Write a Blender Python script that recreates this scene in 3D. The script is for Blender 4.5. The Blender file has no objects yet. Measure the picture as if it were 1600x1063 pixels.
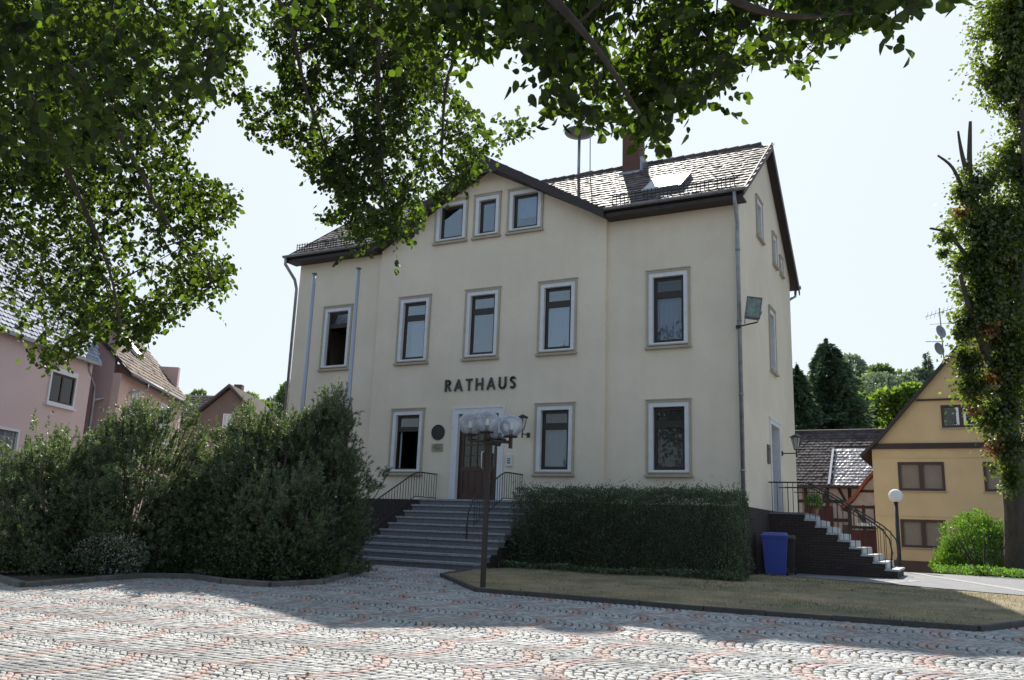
import bpy, math, random
import numpy as np
from mathutils import Vector, Matrix
random.seed(7); rng = np.random.default_rng(7)
R = math.radians
sc = bpy.context.scene
# ------------------------------------------------------------------ camera
YAW, PITCH, ROLL, FPX = R(27.932), R(12.531), R(2.104), 1318.3
CAM = Vector((4.897, -22.397, 1.65))
fw = Vector((-math.sin(YAW)*math.cos(PITCH), math.cos(YAW)*math.cos(PITCH), math.sin(PITCH)))
rt = Vector((math.cos(YAW), math.sin(YAW), 0)); up = rt.cross(fw)
rt2 = rt*math.cos(ROLL) + up*math.sin(ROLL); up2 = up*math.cos(ROLL) - rt*math.sin(ROLL)
cd = bpy.data.cameras.new('camera'); cam = bpy.data.objects.new('camera', cd)
sc.collection.objects.link(cam)
cam.matrix_world = Matrix(((rt2.x, up2.x, -fw.x, CAM.x), (rt2.y, up2.y, -fw.y, CAM.y), (rt2.z, up2.z, -fw.z, CAM.z), (0, 0, 0, 1)))
cd.sensor_width = 36; cd.lens = FPX/1600*36; cd.clip_end = 2000; cd.clip_start = 0.05
sc.camera = cam
# ------------------------------------------------------------------ world, sun, exposure
SUN_AZ, SUN_EL = R(24), R(42.3)
sdir = Vector((-math.sin(SUN_AZ)*math.cos(SUN_EL), math.cos(SUN_AZ)*math.cos(SUN_EL), math.sin(SUN_EL)))
w = bpy.data.worlds.new("World"); sc.world = w; w.use_nodes = True
nt = w.node_tree; bg = nt.nodes['Background']
sky = nt.nodes.new('ShaderNodeTexSky'); sky.sky_type = 'NISHITA'; sky.sun_disc = False
sky.sun_elevation = SUN_EL; sky.sun_rotation = -SUN_AZ
sky.air_density = 1.0; sky.dust_density = 2.0; sky.ozone_density = 1.0
SKS, CAP = .33, (.885, .985, 1.06)                       # soft highlight roll-off of the hazy sky
sx = nt.nodes.new('ShaderNodeSeparateColor'); cx = nt.nodes.new('ShaderNodeCombineColor'); nt.links.new(sky.outputs[0], sx.inputs[0])
def wm(op, a, b=None):
    q = nt.nodes.new('ShaderNodeMath'); q.operation = op
    for i, v in enumerate((a, b)):
        if v is None: continue
        if isinstance(v, (int, float)): q.inputs[i].default_value = v
        else: nt.links.new(v, q.inputs[i])
    return q.outputs[0]
for i in range(3):
    c_ = CAP[i]/SKS; e_ = wm('EXPONENT', wm('MULTIPLY', sx.outputs[i], -1.35/c_)); nt.links.new(wm('MULTIPLY', wm('SUBTRACT', 1.0, e_), c_), cx.inputs[i])
nt.links.new(cx.outputs[0], bg.inputs[0]); bg.inputs[1].default_value = 0.15
sd = bpy.data.lights.new('sun', 'SUN'); sd.energy = 3.9; sd.angle = R(0.5); sd.color = (1, .95, .87)
so = bpy.data.objects.new('sun', sd); sc.collection.objects.link(so)
so.rotation_euler = sdir.to_track_quat('Z', 'Y').to_euler(); so.location = (0, 0, 60)
sc.view_settings.view_transform = 'Standard'; sc.view_settings.look = 'None'
sc.view_settings.exposure = 1.13; sc.view_settings.gamma = 1

# ------------------------------------------------------------------ pixel helper: where a photo pixel lies at a real distance
def atd(u, v, d):
    q = CAM + (fw*FPX + rt2*(u-800) - up2*(v-531.5))*(d/FPX)
    return np.array(q)
def G(y):
    if y < -24: y = -24
    if y < -4.5: return .62 + .03*(y+4.5)
    if y < 8: return .62 + .005*(y+4.5)
    if y < 22: return .6825 - .0245*(y-8)
    return .34
Gv = np.vectorize(G)
# ------------------------------------------------------------------ materials
MATS = {}
def mat(name, col, rough=.8, var=.0, scale=3., bump=0., bscale=40., metal=0., isl=0., col2=None, stretch=None, spec=.5, streak=0., sscale=(2.6, 2.6, .22)):
    if name in MATS: return MATS[name]
    m = bpy.data.materials.new(name); m.use_nodes = True; MATS[name] = m
    n = m.node_tree; b = n.nodes['Principled BSDF']; L = n.links.new
    b.inputs['Roughness'].default_value = rough; b.inputs['Metallic'].default_value = metal
    b.inputs['Specular IOR Level'].default_value = spec
    b.inputs['Base Color'].default_value = (*col, 1)
    tc = n.nodes.new('ShaderNodeTexCoord'); vec = tc.outputs['Object']
    if stretch:
        mp = n.nodes.new('ShaderNodeMapping'); mp.inputs['Scale'].default_value = stretch
        L(vec, mp.inputs[0]); vec = mp.outputs[0]
    out = None
    if var or col2:
        nz = n.nodes.new('ShaderNodeTexNoise'); nz.inputs['Scale'].default_value = scale; nz.inputs['Detail'].default_value = 8
        nz.inputs['Roughness'].default_value = .62
        L(vec, nz.inputs['Vector'])
        rp = n.nodes.new('ShaderNodeValToRGB'); rp.color_ramp.elements[0].position = .35; rp.color_ramp.elements[1].position = .68
        c2 = col2 or tuple(c*(1-var) for c in col)
        rp.color_ramp.elements[0].color = (*c2, 1); rp.color_ramp.elements[1].color = (*[min(1, c*(1+var*.5)) for c in col], 1)
        L(nz.outputs[0], rp.inputs[0]); out = rp.outputs[0]
    if isl:
        g = n.nodes.new('ShaderNodeNewGeometry'); hs = n.nodes.new('ShaderNodeHueSaturation')
        mr = n.nodes.new('ShaderNodeMapRange'); mr.inputs[3].default_value = 1-isl; mr.inputs[4].default_value = 1+isl
        L(g.outputs['Random Per Island'], mr.inputs[0]); L(mr.outputs[0], hs.inputs['Value'])
        if out: L(out, hs.inputs['Color'])
        else: hs.inputs['Color'].default_value = (*col, 1)
        out = hs.outputs[0]
    if streak:
        mp2 = n.nodes.new('ShaderNodeMapping'); mp2.inputs['Scale'].default_value = sscale; L(tc.outputs['Object'], mp2.inputs[0])
        ns = n.nodes.new('ShaderNodeTexNoise'); ns.inputs['Scale'].default_value = 1.6; ns.inputs['Detail'].default_value = 7; L(mp2.outputs[0], ns.inputs['Vector'])
        ms_ = n.nodes.new('ShaderNodeMapRange'); ms_.inputs[1].default_value = .42; ms_.inputs[2].default_value = .62; ms_.inputs[3].default_value = 1.; ms_.inputs[4].default_value = 1-streak; L(ns.outputs[0], ms_.inputs[0])
        nf2 = n.nodes.new('ShaderNodeTexNoise'); nf2.inputs['Scale'].default_value = 18; nf2.inputs['Detail'].default_value = 9; nf2.inputs['Roughness'].default_value = .75; L(tc.outputs['Object'], nf2.inputs['Vector'])
        mf = n.nodes.new('ShaderNodeMapRange'); mf.inputs[1].default_value = .3; mf.inputs[2].default_value = .7; mf.inputs[3].default_value = .93; mf.inputs[4].default_value = 1.05; L(nf2.outputs[0], mf.inputs[0])
        mm_ = n.nodes.new('ShaderNodeMath'); mm_.operation = 'MULTIPLY'; L(ms_.outputs[0], mm_.inputs[0]); L(mf.outputs[0], mm_.inputs[1])
        h2 = n.nodes.new('ShaderNodeHueSaturation'); L(mm_.outputs[0], h2.inputs['Value']); L(out, h2.inputs['Color']); out = h2.outputs[0]
    if out: L(out, b.inputs['Base Color'])
    if bump:
        nb = n.nodes.new('ShaderNodeTexNoise'); nb.inputs['Scale'].default_value = bscale; nb.inputs['Detail'].default_value = 6
        L(vec, nb.inputs['Vector'])
        bp = n.nodes.new('ShaderNodeBump'); bp.inputs['Strength'].default_value = bump; bp.inputs['Distance'].default_value = .02
        L(nb.outputs[0], bp.inputs['Height']); L(bp.outputs[0], b.inputs['Normal'])
    return m
def brickmat(name, c1, c2, mortar, scale, bw=.5, rh=.25, ms=.02, axis='XZ', off=.5, bump=.5, rough=.85):
    m = bpy.data.materials.new(name); m.use_nodes = True; MATS[name] = m
    n = m.node_tree; b = n.nodes['Principled BSDF']; L = n.links.new
    tc = n.nodes.new('ShaderNodeTexCoord'); sp = n.nodes.new('ShaderNodeSeparateXYZ'); cb = n.nodes.new('ShaderNodeCombineXYZ')
    L(tc.outputs['Object'], sp.inputs[0])
    ad = n.nodes.new('ShaderNodeMath'); ad.operation = 'ADD'
    L(sp.outputs['X'], ad.inputs[0]); L(sp.outputs['Y'], ad.inputs[1]); L(ad.outputs[0], cb.inputs[0]); L(sp.outputs['Z'], cb.inputs[1])
    br = n.nodes.new('ShaderNodeTexBrick'); br.offset = off
    for k, v in (('Color1', c1), ('Color2', c2), ('Mortar', mortar)): br.inputs[k].default_value = (*v, 1)
    br.inputs['Scale'].default_value = scale; br.inputs['Brick Width'].default_value = bw; br.inputs['Row Height'].default_value = rh
    br.inputs['Mortar Size'].default_value = ms
    L(cb.outputs[0], br.inputs['Vector']); L(br.outputs['Color'], b.inputs['Base Color'])
    bp = n.nodes.new('ShaderNodeBump'); bp.inputs['Strength'].default_value = bump; bp.inputs['Distance'].default_value = .01; bp.invert = True
    L(br.outputs['Fac'], bp.inputs['Height']); L(bp.outputs[0], b.inputs['Normal'])
    b.inputs['Roughness'].default_value = rough
    return m
def glassmat(name, tint=(.9, .95, 1), refl=.25, rough=.0, body=None, body_f=0.):
    m = bpy.data.materials.new(name); m.use_nodes = True; MATS[name] = m
    n = m.node_tree; L = n.links.new; n.nodes.clear()
    o = n.nodes.new('ShaderNodeOutputMaterial'); t = n.nodes.new('ShaderNodeBsdfTransparent'); g = n.nodes.new('ShaderNodeBsdfGlossy')
    t.inputs[0].default_value = (*tint, 1); g.inputs['Roughness'].default_value = rough
    f = n.nodes.new('ShaderNodeFresnel'); f.inputs[0].default_value = 1.5
    ma = n.nodes.new('ShaderNodeMath'); ma.operation = 'MULTIPLY_ADD'; ma.inputs[1].default_value = 1.0; ma.inputs[2].default_value = refl; ma.use_clamp = True
    mx = n.nodes.new('ShaderNodeMixShader'); L(f.outputs[0], ma.inputs[0]); L(ma.outputs[0], mx.inputs[0]); L(t.outputs[0], mx.inputs[1]); L(g.outputs[0], mx.inputs[2])
    last = mx.outputs[0]
    if body:
        d = n.nodes.new('ShaderNodeBsdfDiffuse'); d.inputs[0].default_value = (*body, 1)
        m2 = n.nodes.new('ShaderNodeMixShader'); m2.inputs[0].default_value = body_f
        L(last, m2.inputs[1]); L(d.outputs[0], m2.inputs[2]); last = m2.outputs[0]
    L(last, o.inputs[0]); return m
def leafmat(name, col, trans, tf=.45, isl=.35, alt=None, alt_f=.0, gloss=.06, rough=.45, clump=.25, cscale=1.2):
    m = bpy.data.materials.new(name); m.use_nodes = True; MATS[name] = m
    n = m.node_tree; L = n.links.new; n.nodes.clear()
    o = n.nodes.new('ShaderNodeOutputMaterial'); d = n.nodes.new('ShaderNodeBsdfDiffuse'); t = n.nodes.new('ShaderNodeBsdfTranslucent')
    gl = n.nodes.new('ShaderNodeBsdfGlossy'); gl.inputs['Roughness'].default_value = rough
    g = n.nodes.new('ShaderNodeNewGeometry')
    tc = n.nodes.new('ShaderNodeTexCoord'); nz = n.nodes.new('ShaderNodeTexNoise'); nz.inputs['Scale'].default_value = cscale; nz.inputs['Detail'].default_value = 3
    L(tc.outputs['Object'], nz.inputs['Vector'])
    a1 = n.nodes.new('ShaderNodeMapRange'); a1.inputs[3].default_value = 1-isl; a1.inputs[4].default_value = 1+isl; L(g.outputs['Random Per Island'], a1.inputs[0])
    a2 = n.nodes.new('ShaderNodeMapRange'); a2.inputs[1].default_value = .3; a2.inputs[2].default_value = .7; a2.inputs[3].default_value = 1-clump; a2.inputs[4].default_value = 1+clump; L(nz.outputs[0], a2.inputs[0])
    mu = n.nodes.new('ShaderNodeMath'); mu.operation = 'MULTIPLY'; L(a1.outputs[0], mu.inputs[0]); L(a2.outputs[0], mu.inputs[1])
    for c, s in ((col, d), (trans, t)):
        h = n.nodes.new('ShaderNodeHueSaturation'); L(mu.outputs[0], h.inputs['Value']); h.inputs['Color'].default_value = (*c, 1)
        if alt:
            mc = n.nodes.new('ShaderNodeMix'); mc.data_type = 'RGBA'
            ar = n.nodes.new('ShaderNodeMapRange'); ar.inputs[1].default_value = .62-alt_f; ar.inputs[2].default_value = .75-alt_f
            nz2 = n.nodes.new('ShaderNodeTexNoise'); nz2.inputs['Scale'].default_value = cscale*.8; nz2.inputs['Detail'].default_value = 4
            L(tc.outputs['Object'], nz2.inputs['Vector']); L(nz2.outputs[0], ar.inputs[0]); L(ar.outputs[0], mc.inputs[0])
            mc.inputs[6].default_value = (*c, 1); mc.inputs[7].default_value = (*alt, 1); L(mc.outputs[2], h.inputs['Color'])
        L(h.outputs[0], s.inputs[0])
    mx = n.nodes.new('ShaderNodeMixShader'); mx.inputs[0].default_value = tf; L(d.outputs[0], mx.inputs[1]); L(t.outputs[0], mx.inputs[2])
    m2 = n.nodes.new('ShaderNodeMixShader'); m2.inputs[0].default_value = gloss; L(mx.outputs[0], m2.inputs[1]); L(gl.outputs[0], m2.inputs[2])
    L(m2.outputs[0], o.inputs[0]); return m

# ------------------------------------------------------------------ object helpers
WL = {}
def thing(name, label, cat, loc=(0, 0, 0), group=None):
    o = bpy.data.objects.new(name, None); sc.collection.objects.link(o); o.location = loc; WL[o] = Vector(loc)
    o['label'] = label; o['category'] = cat
    if group: o['group'] = group
    return o
def tag(o, label, cat, group=None):
    o['label'] = label; o['category'] = cat
    if group: o['group'] = group
    return o
def kind(o, k): o['kind'] = k; return o
class MB:
    def __init__(s, M=None): s.v = []; s.f = []; s.M = M or Matrix()
    def add(s, vs, fs):
        b = len(s.v); s.v += [tuple(s.M @ Vector(p)) for p in vs]; s.f += [tuple(b+i for i in f) for f in fs]; return s
    def box(s, x0, x1, y0, y1, z0, z1):
        if x0 > x1: x0, x1 = x1, x0
        if y0 > y1: y0, y1 = y1, y0
        if z0 > z1: z0, z1 = z1, z0
        return s.add([(x, y, z) for z in (z0, z1) for y in (y0, y1) for x in (x0, x1)],
                     [(0, 2, 3, 1), (4, 5, 7, 6), (0, 1, 5, 4), (2, 6, 7, 3), (0, 4, 6, 2), (1, 3, 7, 5)])
    def ring(s, x0, x1, z0, z1, w, y0, y1, wb=None):
        wb = w if wb is None else wb
        s.box(x0, x0+w, y0, y1, z0, z1); s.box(x1-w, x1, y0, y1, z0, z1)
        s.box(x0+w, x1-w, y0, y1, z1-w, z1)
        if wb: s.box(x0+w, x1-w, y0, y1, z0, z0+wb)
        return s
    def prism(s, poly, y0, y1):            # polygon in xz extruded in y
        n = len(poly); s.add([(x, y0, z) for x, z in poly]+[(x, y1, z) for x, z in poly],
              [tuple(range(n)), tuple(range(2*n-1, n-1, -1))]+[(i, i+n, (i+1) % n+n, (i+1) % n) for i in range(n)]); return s
    def hull(s, poly, ext):                # planar 3d polygon extruded by vector
        n = len(poly); e = Vector(ext); P = [Vector(p) for p in poly]
        return s.add(P+[p+e for p in P], [tuple(range(n)), tuple(range(2*n-1, n-1, -1))]+[(i, i+n, (i+1) % n+n, (i+1) % n) for i in range(n)])
    def tube(s, pts, r, n=8, cap=True, rot=0):
        P = [Vector(p) for p in pts]; rr = r if isinstance(r, (list, tuple)) else [r]*len(P); V = []; F = []
        d0 = (P[1]-P[0]).normalized(); u = d0.orthogonal().normalized()
        for i, p in enumerate(P):
            d = (P[min(i+1, len(P)-1)]-P[max(i-1, 0)]).normalized()
            u = (u - d*u.dot(d)); u = u.normalized() if u.length > 1e-6 else d.orthogonal().normalized(); v = d.cross(u)
            for k in range(n):
                a = 2*math.pi*k/n+rot; V.append(p+(u*math.cos(a)+v*math.sin(a))*rr[i])
        for i in range(len(P)-1):
            for k in range(n): F.append((i*n+k, i*n+(k+1) % n, (i+1)*n+(k+1) % n, (i+1)*n+k))
        if cap: F += [tuple(range(n-1, -1, -1)), tuple((len(P)-1)*n+k for k in range(n))]
        return s.add(V, F)
    def lathe(s, c, prof, n=24):           # profile [(r,z)]
        V = []; F = []
        for r, z in prof:
            for k in range(n):
                a = 2*math.pi*k/n; V.append((c[0]+r*math.cos(a), c[1]+r*math.sin(a), c[2]+z))
        for i in range(len(prof)-1):
            for k in range(n): F.append((i*n+k, i*n+(k+1) % n, (i+1)*n+(k+1) % n, (i+1)*n+k))
        return s.add(V, F)
    def build(s, name, m, parent=None, smooth=False):
        off = WL.get(parent, Vector((0, 0, 0))) if parent else Vector((0, 0, 0))
        me = bpy.data.meshes.new(name); me.from_pydata([tuple(Vector(p)-off) for p in s.v], [], s.f)
        if m: me.materials.append(m)
        if smooth: me.shade_smooth()
        o = bpy.data.objects.new(name, me); sc.collection.objects.link(o)
        if parent: o.parent = parent
        WL[o] = off; return o
def npmesh(name, V, F, m, parent=None, mi=None, smooth=False):   # V (n,3), F (m,k) with constant k
    off = np.array(WL.get(parent, Vector((0, 0, 0)))) if parent else np.zeros(3)
    V = np.asarray(V, dtype=np.float32).reshape(-1, 3)-off; F = np.asarray(F, dtype=np.int32)
    me = bpy.data.meshes.new(name); me.vertices.add(len(V)); me.vertices.foreach_set('co', V.astype(np.float32).ravel())
    k = F.shape[1]; me.loops.add(F.size); me.loops.foreach_set('vertex_index', F.ravel())
    me.polygons.add(len(F)); me.polygons.foreach_set('loop_start', np.arange(0, F.size, k, dtype=np.int32))
    for mm in (m if isinstance(m, list) else [m]): me.materials.append(mm)
    if mi is not None: me.polygons.foreach_set('material_index', np.asarray(mi, dtype=np.int32))
    me.update(calc_edges=True); me.validate()
    if smooth: me.shade_smooth()
    o = bpy.data.objects.new(name, me); sc.collection.objects.link(o)
    if parent: o.parent = parent
    WL[o] = Vector(off); return o
def nrm(a): return a/np.maximum(np.linalg.norm(a, axis=-1, keepdims=True), 1e-9)
def leaves(C, size, axis=None, jitter=1., rich=False, aspect=.85):
    """leaf blades at C; returns V,F"""
    N = len(C); ax = rng.normal(size=(N, 3))
    if axis is not None: ax = nrm(np.asarray(axis))+ax*jitter*.5
    ax = nrm(ax); t = nrm(np.cross(ax, rng.normal(size=(N, 3)))); nn = np.cross(ax, t)
    sz = np.broadcast_to(np.asarray(size, float), (N,))[:, None]*(rng.uniform(.5, 1.2, (N, 1)))
    if rich:
        T = [(0, 0, 0), (.12, .36, .07), (.45, .5, .12), (.78, .3, .06), (1.05, 0, -.03), (.78, -.3, .06), (.45, -.5, .12), (.12, -.36, .07)]
        F0 = [(0, 1, 2, 3, 4), (0, 4, 5, 6, 7)]
    else:
        T = [(0, 0, 0), (.45, .42, .08), (1., 0, 0), (.45, -.42, .08)]; F0 = [(0, 1, 2, 3)]
    V = np.stack([C+sz*(ax*a+t*b*aspect+nn*c) for a, b, c in T], 1)
    F = (np.arange(N)[:, None, None]*len(T)+np.array(F0)[None]).reshape(-1, len(F0[0]))
    return V.reshape(-1, 3), F
def inpoly(P, poly):
    x, y = P[:, 0], P[:, 1]; ins = np.zeros(len(P), bool); n = len(poly)
    for i in range(n):
        x1, y1 = poly[i]; x2, y2 = poly[(i+1) % n]
        c = ((y1 > y) != (y2 > y)) & (x < (x2-x1)*(y-y1)/((y2-y1) if y2 != y1 else 1e-9)+x1); ins ^= c
    return ins
class N3:                                     # cheap value noise
    def __init__(s, seed): s.g = np.random.default_rng(seed).uniform(-1, 1, (32, 32, 32))
    def __call__(s, P):
        P = np.asarray(P); i = np.floor(P).astype(int); f = P-i; f = f*f*(3-2*f); o = 0
        for a in (0, 1):
            for b in (0, 1):
                for c in (0, 1):
                    wt = (f[..., 0] if a else 1-f[..., 0])*(f[..., 1] if b else 1-f[..., 1])*(f[..., 2] if c else 1-f[..., 2])
                    o = o+wt*s.g[(i[..., 0]+a) % 32, (i[..., 1]+b) % 32, (i[..., 2]+c) % 32]
        return o
nz1, nz2 = N3(1), N3(2)

# ------------------------------------------------------------------ material set
stucco = mat('cream_stucco', (.76, .66, .525), .92, var=.10, scale=.55, bump=.25, bscale=60, col2=(.71, .61, .485), streak=.02)
white_trim = mat('white_trim', (.70, .69, .705), .7, var=.08, scale=5, bump=.1)
rim_stone = mat('beige_rim', (.42, .37, .29), .85, var=.12, scale=6)
brown_wood = mat('dark_brown_frame', (.028, .017, .013), .45, var=.15, scale=10)
dark_board = mat('dark_fascia', (.035, .022, .02), .6, var=.25, scale=4)
dark_in = mat('interior_dark', (.10, .09, .08), .9)
zinc = mat('zinc', (.30, .31, .33), .42, var=.25, scale=5, metal=.55)
iron = mat('iron_paint', (.022, .021, .022), .5)
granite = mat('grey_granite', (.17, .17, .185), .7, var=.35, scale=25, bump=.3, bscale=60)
clinker = brickmat('dark_clinker', (.035, .025, .023), (.055, .035, .032), (.015, .013, .013), 4, .9, .28, .03)
tile_m = mat('roof_tile', (.125, .10, .09), .7, spec=.22, var=.3, scale=1.5, isl=.35, bump=.25, bscale=30)
glass = glassmat('window_glass', (.75, .8, .85), .02)
glassb = glassmat('window_glass_bright', (.7, .78, .86), .13)
curtain_m = mat('white_curtain', (.62, .66, .72), .9)
pane_dark = glassmat('window_glass_dark', (.6, .6, .6), .0)
bulb_glass = glassmat('clear_globe', (.93, .96, 1), .04, body=(.85, .88, .95), body_f=.24)

# ------------------------------------------------------------------ walls and windows in a local frame (x along, y inward, z up)
def wall(mb, tops, z0, holes, t=.35):
    xs = sorted(set([p[0] for p in tops]+[h[0] for h in holes]+[h[1] for h in holes]))
    def zt(x): return float(np.interp(x, [p[0] for p in tops], [p[1] for p in tops]))
    for x0, x1 in zip(xs, xs[1:]):
        xm = (x0+x1)/2; hs = sorted([(h[2], h[3]) for h in holes if h[0] < xm < h[1]])
        a = z0; iv = []
        for b, c in hs: iv.append((a, a, b, b)); a = c
        iv.append((a, a, zt(x0), zt(x1)))
        for p, q, r_, s_ in iv:
            mb.add([(x0, 0, p), (x1, 0, q), (x1, 0, s_), (x0, 0, r_), (x0, t, p), (x1, t, q), (x1, t, s_), (x0, t, r_)], [(0, 1, 2, 3), (7, 6, 5, 4)])
        mb.add([(x0, 0, zt(x0)), (x1, 0, zt(x1)), (x1, t, zt(x1)), (x0, t, zt(x0))], [(0, 1, 2, 3)])
    for h in holes:
        a, b, c, d = h
        mb.add([(a, 0, c), (a, t, c), (a, t, d), (a, 0, d), (b, 0, c), (b, t, c), (b, t, d), (b, 0, d)],
               [(0, 1, 2, 3), (4, 7, 6, 5), (0, 4, 5, 1), (3, 2, 6, 7)])
    for x in (xs[0], xs[-1]): mb.add([(x, 0, z0), (x, t, z0), (x, t, zt(x)), (x, 0, zt(x))], [(0, 1, 2, 3)])
def hole_of(x0, x1, z0, z1): return (x0+.09, x1-.09, z0+.12, z1-.09)
def window(root, M, x0, x1, z0, z1, y=0., transom=.73, cur=None, g=None, open_sash=False, mull=False, blinds=False):
    su = MB(M); su.ring(x0+.06, x1-.06, z0+.12, z1-.06, .125, y-.028, y+.17, wb=.07)
    s = su.build('window', white_trim, root)
    ri = MB(M); ri.box(x0, x0+.062, y-.05, y+.03, z0+.06, z1); ri.box(x1-.062, x1, y-.05, y+.03, z0+.06, z1); ri.box(x0+.062, x1-.062, y-.05, y+.03, z1-.062, z1)
    ri.box(x0-.02, x1+.02, y-.065, y+.03, z1+.002, z1+.03)
    ri.build('rim', rim_stone, s)
    si = MB(M); si.box(x0-.03, x1+.03, y-.10, y+.02, z0, z0+.062); si.box(x0+.06, x1-.06, y-.07, y+.15, z0+.10, z0+.135)
    si.build('sill', rim_stone, s)
    a, b, c, d = x0+.187, x1-.187, z0+.19, z1-.187
    fr = MB(M); fr.ring(a, b, c, d, .045, y+.10, y+.165)
    zt = c+(d-c)*transom
    if transom: fr.box(a+.045, b-.045, y+.092, y+.16, zt-.05, zt+.05)
    xm = (a+b)/2
    def sash(p, q, r_, s_): fr.ring(p, q, r_, s_, .045, y+.088, y+.148)
    if open_sash:
        if transom: sash(a+.047, b-.047, zt+.052, d-.047)
        sh = MB(M @ Matrix.Translation((a+.06, y+.16, 0)) @ Matrix.Rotation(R(78), 4, 'Z'))
        wdt = b-a-.1; sh.ring(0, wdt, c+.05, zt-.05, .055, 0, .05); sh.build('open_sash', brown_wood, s)
    else:
        sash(a+.047, b-.047, c+.047, (zt-.052) if transom else d-.047)
        if transom: sash(a+.047, b-.047, zt+.052, d-.047)
    if mull: fr.box(xm-.04, xm+.04, y+.08, y+.17, c+.03, d-.03)
    fr.build('frame', brown_wood, s)
    pn = MB(M)
    if not open_sash: pn.box(a+.08, b-.08, y+.115, y+.12, c+.08, (zt-.09) if transom else d-.08)
    if transom: pn.box(a+.08, b-.08, y+.115, y+.12, zt+.09, d-.08)
    if pn.v: pn.build('pane', g or glass, s)
    if cur:
        p, q, r_, s_ = cur; cu = MB(M); n = 60; xa, xb = a+(b-a)*p, a+(b-a)*q; za, zb = c+(d-c)*r_, c+(d-c)*s_
        V = []; F = []
        for i in range(n+1):
            x = xa+(xb-xa)*i/n; yy = y+.21+.022*math.sin(i*1.05+z0)+.01*math.sin(i*.37)
            V += [(x, yy, za), (x, yy+.01, zb)]
        for i in range(n): F.append((2*i, 2*i+2, 2*i+3, 2*i+1))
        cu.add(V, F); cu.build('curtain', curtain_m, s)
    if blinds:
        bl = MB(M); n = 11
        for i in range(n):
            x = a+.08+(b-a-.16)*(i+.5)/n; mm = Matrix.Rotation(R(35), 4, 'Z')
            vv = [Matrix.Translation((x, y+.165, 0)) @ mm @ Vector(p) for p in ((-.05, 0, c+.05), (.05, 0, c+.05), (.05, 0, d-.05), (-.05, 0, d-.05))]
            bl.add(vv, [(0, 1, 2, 3)])
        bl.build('vertical_blind', curtain_m, s)
    return s
I = Matrix()
def rotM(origin, deg): return Matrix.Translation(origin) @ Matrix.Rotation(R(deg), 4, 'Z')

# ================================================================== TOWN HALL
hall = thing('town_hall', 'large cream three storey building with dark tiled roof and front gable', 'town hall', (-8, 4, .62))
XL, XA, XB = -15.78, -12.08, -3.87
PROJ = -.12
U = (6.683, 8.982); D = (3.132, 5.237)
S0, SL = 10.90, .7416                                       # front roof plane z = S0 + SL*(y+.5)
def rz(y): return S0+SL*(y+.5)
ww = 1.269
left_w = [(-14.5, *U), (-14.5, *D)]
mid_w = [(-11.207, *U), (-8.638, *U), (-6.041, *U), (-6.041, *D), (-11.207, *D)]
right_w = [(-2.659, *U), (-2.659, *D)]
att = [(-9.967, -8.708), (-8.479, -7.482), (-7.236, -5.977)]; AZ = (10.663, 12.177)
mb = MB(); wall(mb, [(XL+.003, 10.95), (XA, 10.95)], .4, [hole_of(x, x+ww, a, b) for x, a, b in left_w])
mb.build('wall', stucco, hall)
GX, GZ, GS = -7.97, 13.12, .583
mb = MB(Matrix.Translation((0, PROJ, 0)))
hs = [hole_of(x, x+ww, a, b) for x, a, b in mid_w]+[hole_of(a, b, *AZ) for a, b in att]+[(-8.70, -7.24, 2.41, 5.06)]
wall(mb, [(XA, GZ-GS*(GX-XA)), (GX, GZ), (XB, GZ-GS*(XB-GX))], .4, hs, t=.35)
mb.build('wall', stucco, hall)
mb = MB(); wall(mb, [(XB, 10.95), (-.003, 10.95)], .4, [hole_of(x, x+ww, a, b) for x, a, b in right_w]); mb.build('wall', stucco, hall)
# side wall facing +x : local x -> +Y, local y inward -> -X
MS = Matrix.Translation((0, 0, 0)) @ Matrix.Rotation(R(90), 4, 'Z')
DP = 8.0; RY, RZ = 3.95, 14.2
RS = (RZ-10.55)/(8.45-RY)
sidew = [(2.35, 3.25, 10.5, 11.85), (4.85, 5.55, 10.35, 11.5), (6.05, 6.6, 10.35, 11.05), (3.85, 4.85, 6.62, 8.72)]
mb = MB(MS); wall(mb, [(0.001, rz(0)-.06), (RY, RZ-.1), (DP, RZ-RS*(DP-RY)-.08)], .4, [hole_of(*s) for s in sidew]+[(3.62, 4.98, 2.36, 5.0)])
mb.build('wall', stucco, hall)
ML = Matrix.Translation((XL, 0, 0)) @ Matrix.Rotation(R(90), 4, 'Z') @ Matrix.Scale(-1, 4, (0, 1, 0))
mb = MB(ML); wall(mb, [(0.001, rz(0)-.06), (RY, RZ-.1), (DP, RZ-RS*(DP-RY)-.08)], .4, []); mb.build('wall', stucco, hall)
mb = MB(Matrix.Translation((0, DP, 0)) @ Matrix.Scale(-1, 4, (0, 1, 0))); wall(mb, [(XL+.003, 10.6), (-.003, 10.6)], .4, []); mb.build('wall', stucco, hall)
mb = MB()
for z in (2.2, 6.0, 9.9): mb.box(XL+.36, -.36, .36, DP-.36, z, z+.2)
for x in (-12.3, -9.6, -4.2): mb.box(x, x+.12, .36, DP-.5, 2.4, 9.9)
mb.box(XL+.36, -.36, 4.0, 4.12, 2.41, 10.)
mb.build('inner_wall', dark_in, hall)
# plinth of dark brick
mb = MB(); mb.box(XL-.03, XA, -.03, .1, .3, 2.40); mb.box(XA-.03, XB+.03, PROJ-.03, .1, .3, 2.40); mb.box(XB+.031, .03, -.03, .1, .3, 2.40); mb.box(-.1, .031, .101, DP, .3, 2.40); mb.box(XL-.031, XL+.1, .101, DP, .3, 2.40)
mb.build('plinth', clinker, hall)
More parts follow.
